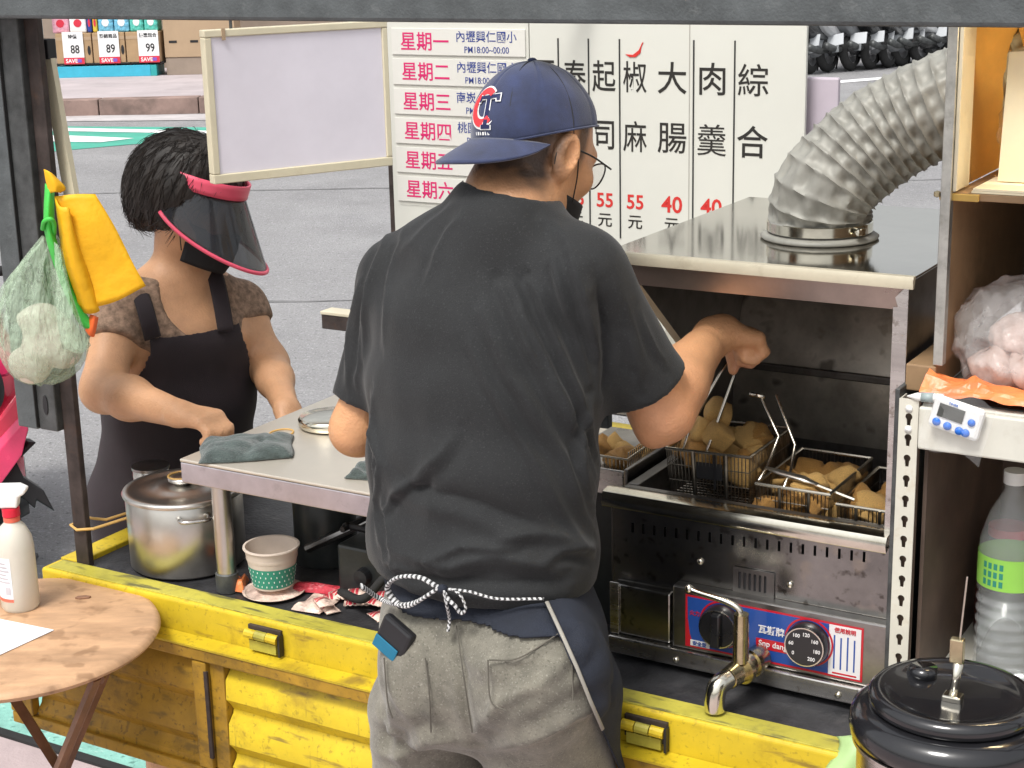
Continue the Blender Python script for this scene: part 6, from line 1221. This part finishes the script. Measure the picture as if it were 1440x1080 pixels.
# apron: bib, skirt and straps
s = SDF((-1.12, 3.0, .40), (-.36, 3.78, 1.24), .0065); s.loft([(wnb+Vector((0, 0, -.03)), .112, .075), (at(254, 470, 3.39), .164, .114), (at(254, 560, 3.39), .160, .116), (at(246, 690, 3.42), .188, .135), (at(246, 740, 3.42)+Vector((0, 0, -.25)), .20, .15)], Wr, .04)
V, F = s.mesh(); c_ = A3(at(254, 520, 3.39)); lat = (V-c_)@A3(Wr); fr_ = (V-c_)@A3(Wf); z = V[:, 2]; zt = at(254, 446, 3.39).z-.005; za = at(254, 530, 3.39).z
lim = np.where(z > za, .096+.045*np.clip((zt-z)/(zt-za), 0, 1)**1.6, .3); keep = (z < zt) & (fr_ > -.02-.1*(z < za-.02)) & (np.abs(lat-.010) < lim+.008) & (z > .42)
fk = keep[F].all(1); used = np.unique(F[fk]); rm = np.full(len(V), -1); rm[used] = np.arange(len(used)); Va = relax(V[used], rm[F[fk]], 5, .4); Na = vnormals(Va, rm[F[fk]])
Va = Va+Na*(.003*vnoise(Va, 30, 31))[:, None]; ap = npmesh('apron', Va-O_, rm[F[fk]], 'apron_plum', wom); q = ap.modifiers.new('s', 'SOLIDIFY'); q.thickness = .004
WI = Matrix.Translation(-WP)
for lst in ([(176, 384, 3.42), (184, 387, 3.37), (193, 402, 3.315), (202, 427, 3.262), (209, 452, 3.24), (215, 476, 3.245)], [(288, 348, 3.44), (302, 385, 3.385), (311, 425, 3.335), (318, 466, 3.315)]):
    MB().tube([WI @ q for q in spline([at(*q) for q in lst], 5)], .0175, 8, flat=.16).build('strap', 'apron_plum', wom, smooth=True)
# hair: a rounded bob of fine strands over a solid core
s = SDF(A3(whC)-.22, A3(whC)+.22, .006); R3 = [A3(q) for q in wfr]
s.ell(T(0, -.030, .022), (.096, .116, .100), R3, .02); s.ell(T(0, -.085, -.030), (.080, .056, .072), R3, .04); s.ell(T(.06, -.03, -.015), (.034, .05, .055), R3, .03); s.ell(T(-.06, -.03, -.015), (.034, .05, .055), R3, .03)
s.ell(T(0, .085, -.06), (.068, .075, .085), R3, 0, 'sub'); s.ell(T(.078, .018, -.045), (.03, .03, .045), R3, 0, 'sub'); s.ell(T(-.078, .018, -.045), (.03, .03, .045), R3, 0, 'sub')
V, F = s.mesh(); V = relax(V, F, 2, .5); N = vnormals(V, F); q_ = V-A3(whC); an = np.arctan2(q_@R3[0], -(q_@R3[1])); V = V+N*(.0014*np.sin(an*26+6*vnoise(V, 20, 3))+.004*vnoise(V, 40, 12))[:, None]
npmesh('hair', V-O_, F, 'hair_black', wom); hv = V; hn = N
b = MB(); up3 = R3[2]
for i in rng.choice(len(hv), 1500):
    p = hv[i]; n_ = hn[i]
    if (p-A3(whC))@R3[1] > .075: continue
    g = np.array([0, 0, -1.0])-R3[1]*.55+rng.normal(size=3)*.22; g -= n_*(g@n_); g /= max(np.linalg.norm(g), 1e-6); ln = rng.uniform(.03, .06); pts = [p+g*ln*t_+n_*(.0015+.006*t_*rng.random()-.01*t_*t_) for t_ in (0, .35, .7, 1)]
    b.tube([WI @ Vector(x) for x in pts], [.0008, .0008, .0006, .0002], 3)
b.build('hair_strands', 'hair_black', wom)['kind'] = 'stuff'
# black mask
MI = WI; HK = WK; T_ = T
def maskw(a_, b_):
    a = (a_-.5)*2*math.radians(80); z = -.045-.085*b_; w_ = .070-.014*b_; fo = .114-.012*abs(b_-.35)-.02*max(0, b_-.7); return WI @ Vector(T_(math.sin(a)*w_*WK, (.0+math.cos(a)*fo)*WK, (z-.010*math.cos(a))*WK))
MB().grid(maskw, 28, 12).build('face_mask', 'mask_black', wom, smooth=True, solid=.0015)
def wl(x, y, z): return WI @ Vector(T_(x, y, z))
for sd in (-1, 1): MB().tube(spline([wl(sd*.066, .018, -.105), wl(sd*.074, .002, -.06), wl(sd*.082, -.02, -.03)], 5), .0012, 6).build('ear_loop', 'cord_black', wom); MB().tube(spline([wl(sd*.068, .03, -.05), wl(sd*.076, .01, -.03), wl(sd*.08, -.012, .0)], 5), .0012, 6).build('ear_loop', 'cord_black', wom)
# visor: pink headband and a smoked plastic shade with a pink rim
def vis(a, b_):
    c = math.cos(a*.62); y = max(0, c); rx = .086+.040*b_*y; ry = .094+.088*b_*y
    return wl(math.sin(a)*rx, math.cos(a)*ry, .030-.005-(.004+.128*y**.9)*b_)
AM = math.radians(106)
MB().grid(lambda a_, b_: vis((a_-.5)*2*AM, b_), 48, 12).build('visor_shade', 'visor_film', wom, smooth=True, solid=.0012)
MB().tube([vis((i/47-.5)*2*AM, 1) for i in range(48)], .0042, 8).build('visor_rim', 'visor_pink', wom, smooth=True)
MB().grid(lambda a_, b_: (lambda a: wl(math.sin(a)*.089, math.cos(a)*.099, .022+.030*b_))((a_-.5)*2*math.radians(120)), 48, 4).build('visor_band', 'visor_pink', wom, smooth=True, solid=.004)
bw_ = MB().tube([wl(math.sin(a)*.098, math.cos(a)*.114, .03) for a in np.linspace(2.1, 4.18, 20)], .004, 6, flat=.4).build('visor_strap', 'cord_black', wom)
# ------------------------------------------------------------------ put every thing's origin at its base
bpy.context.view_layer.update()
for o in [q for q in scene.objects if q.type == 'EMPTY' and q.parent is None]:
    pts = [q.matrix_local @ Vector(c) for q in o.children if q.type == 'MESH' for c in q.bound_box]
    if not pts: continue
    d = Vector(((min(p.x for p in pts)+max(p.x for p in pts))/2, (min(p.y for p in pts)+max(p.y for p in pts))/2, min(p.z for p in pts)))
    for q in o.children: q.location = q.location-d
    o.location = o.location+o.rotation_euler.to_matrix() @ d
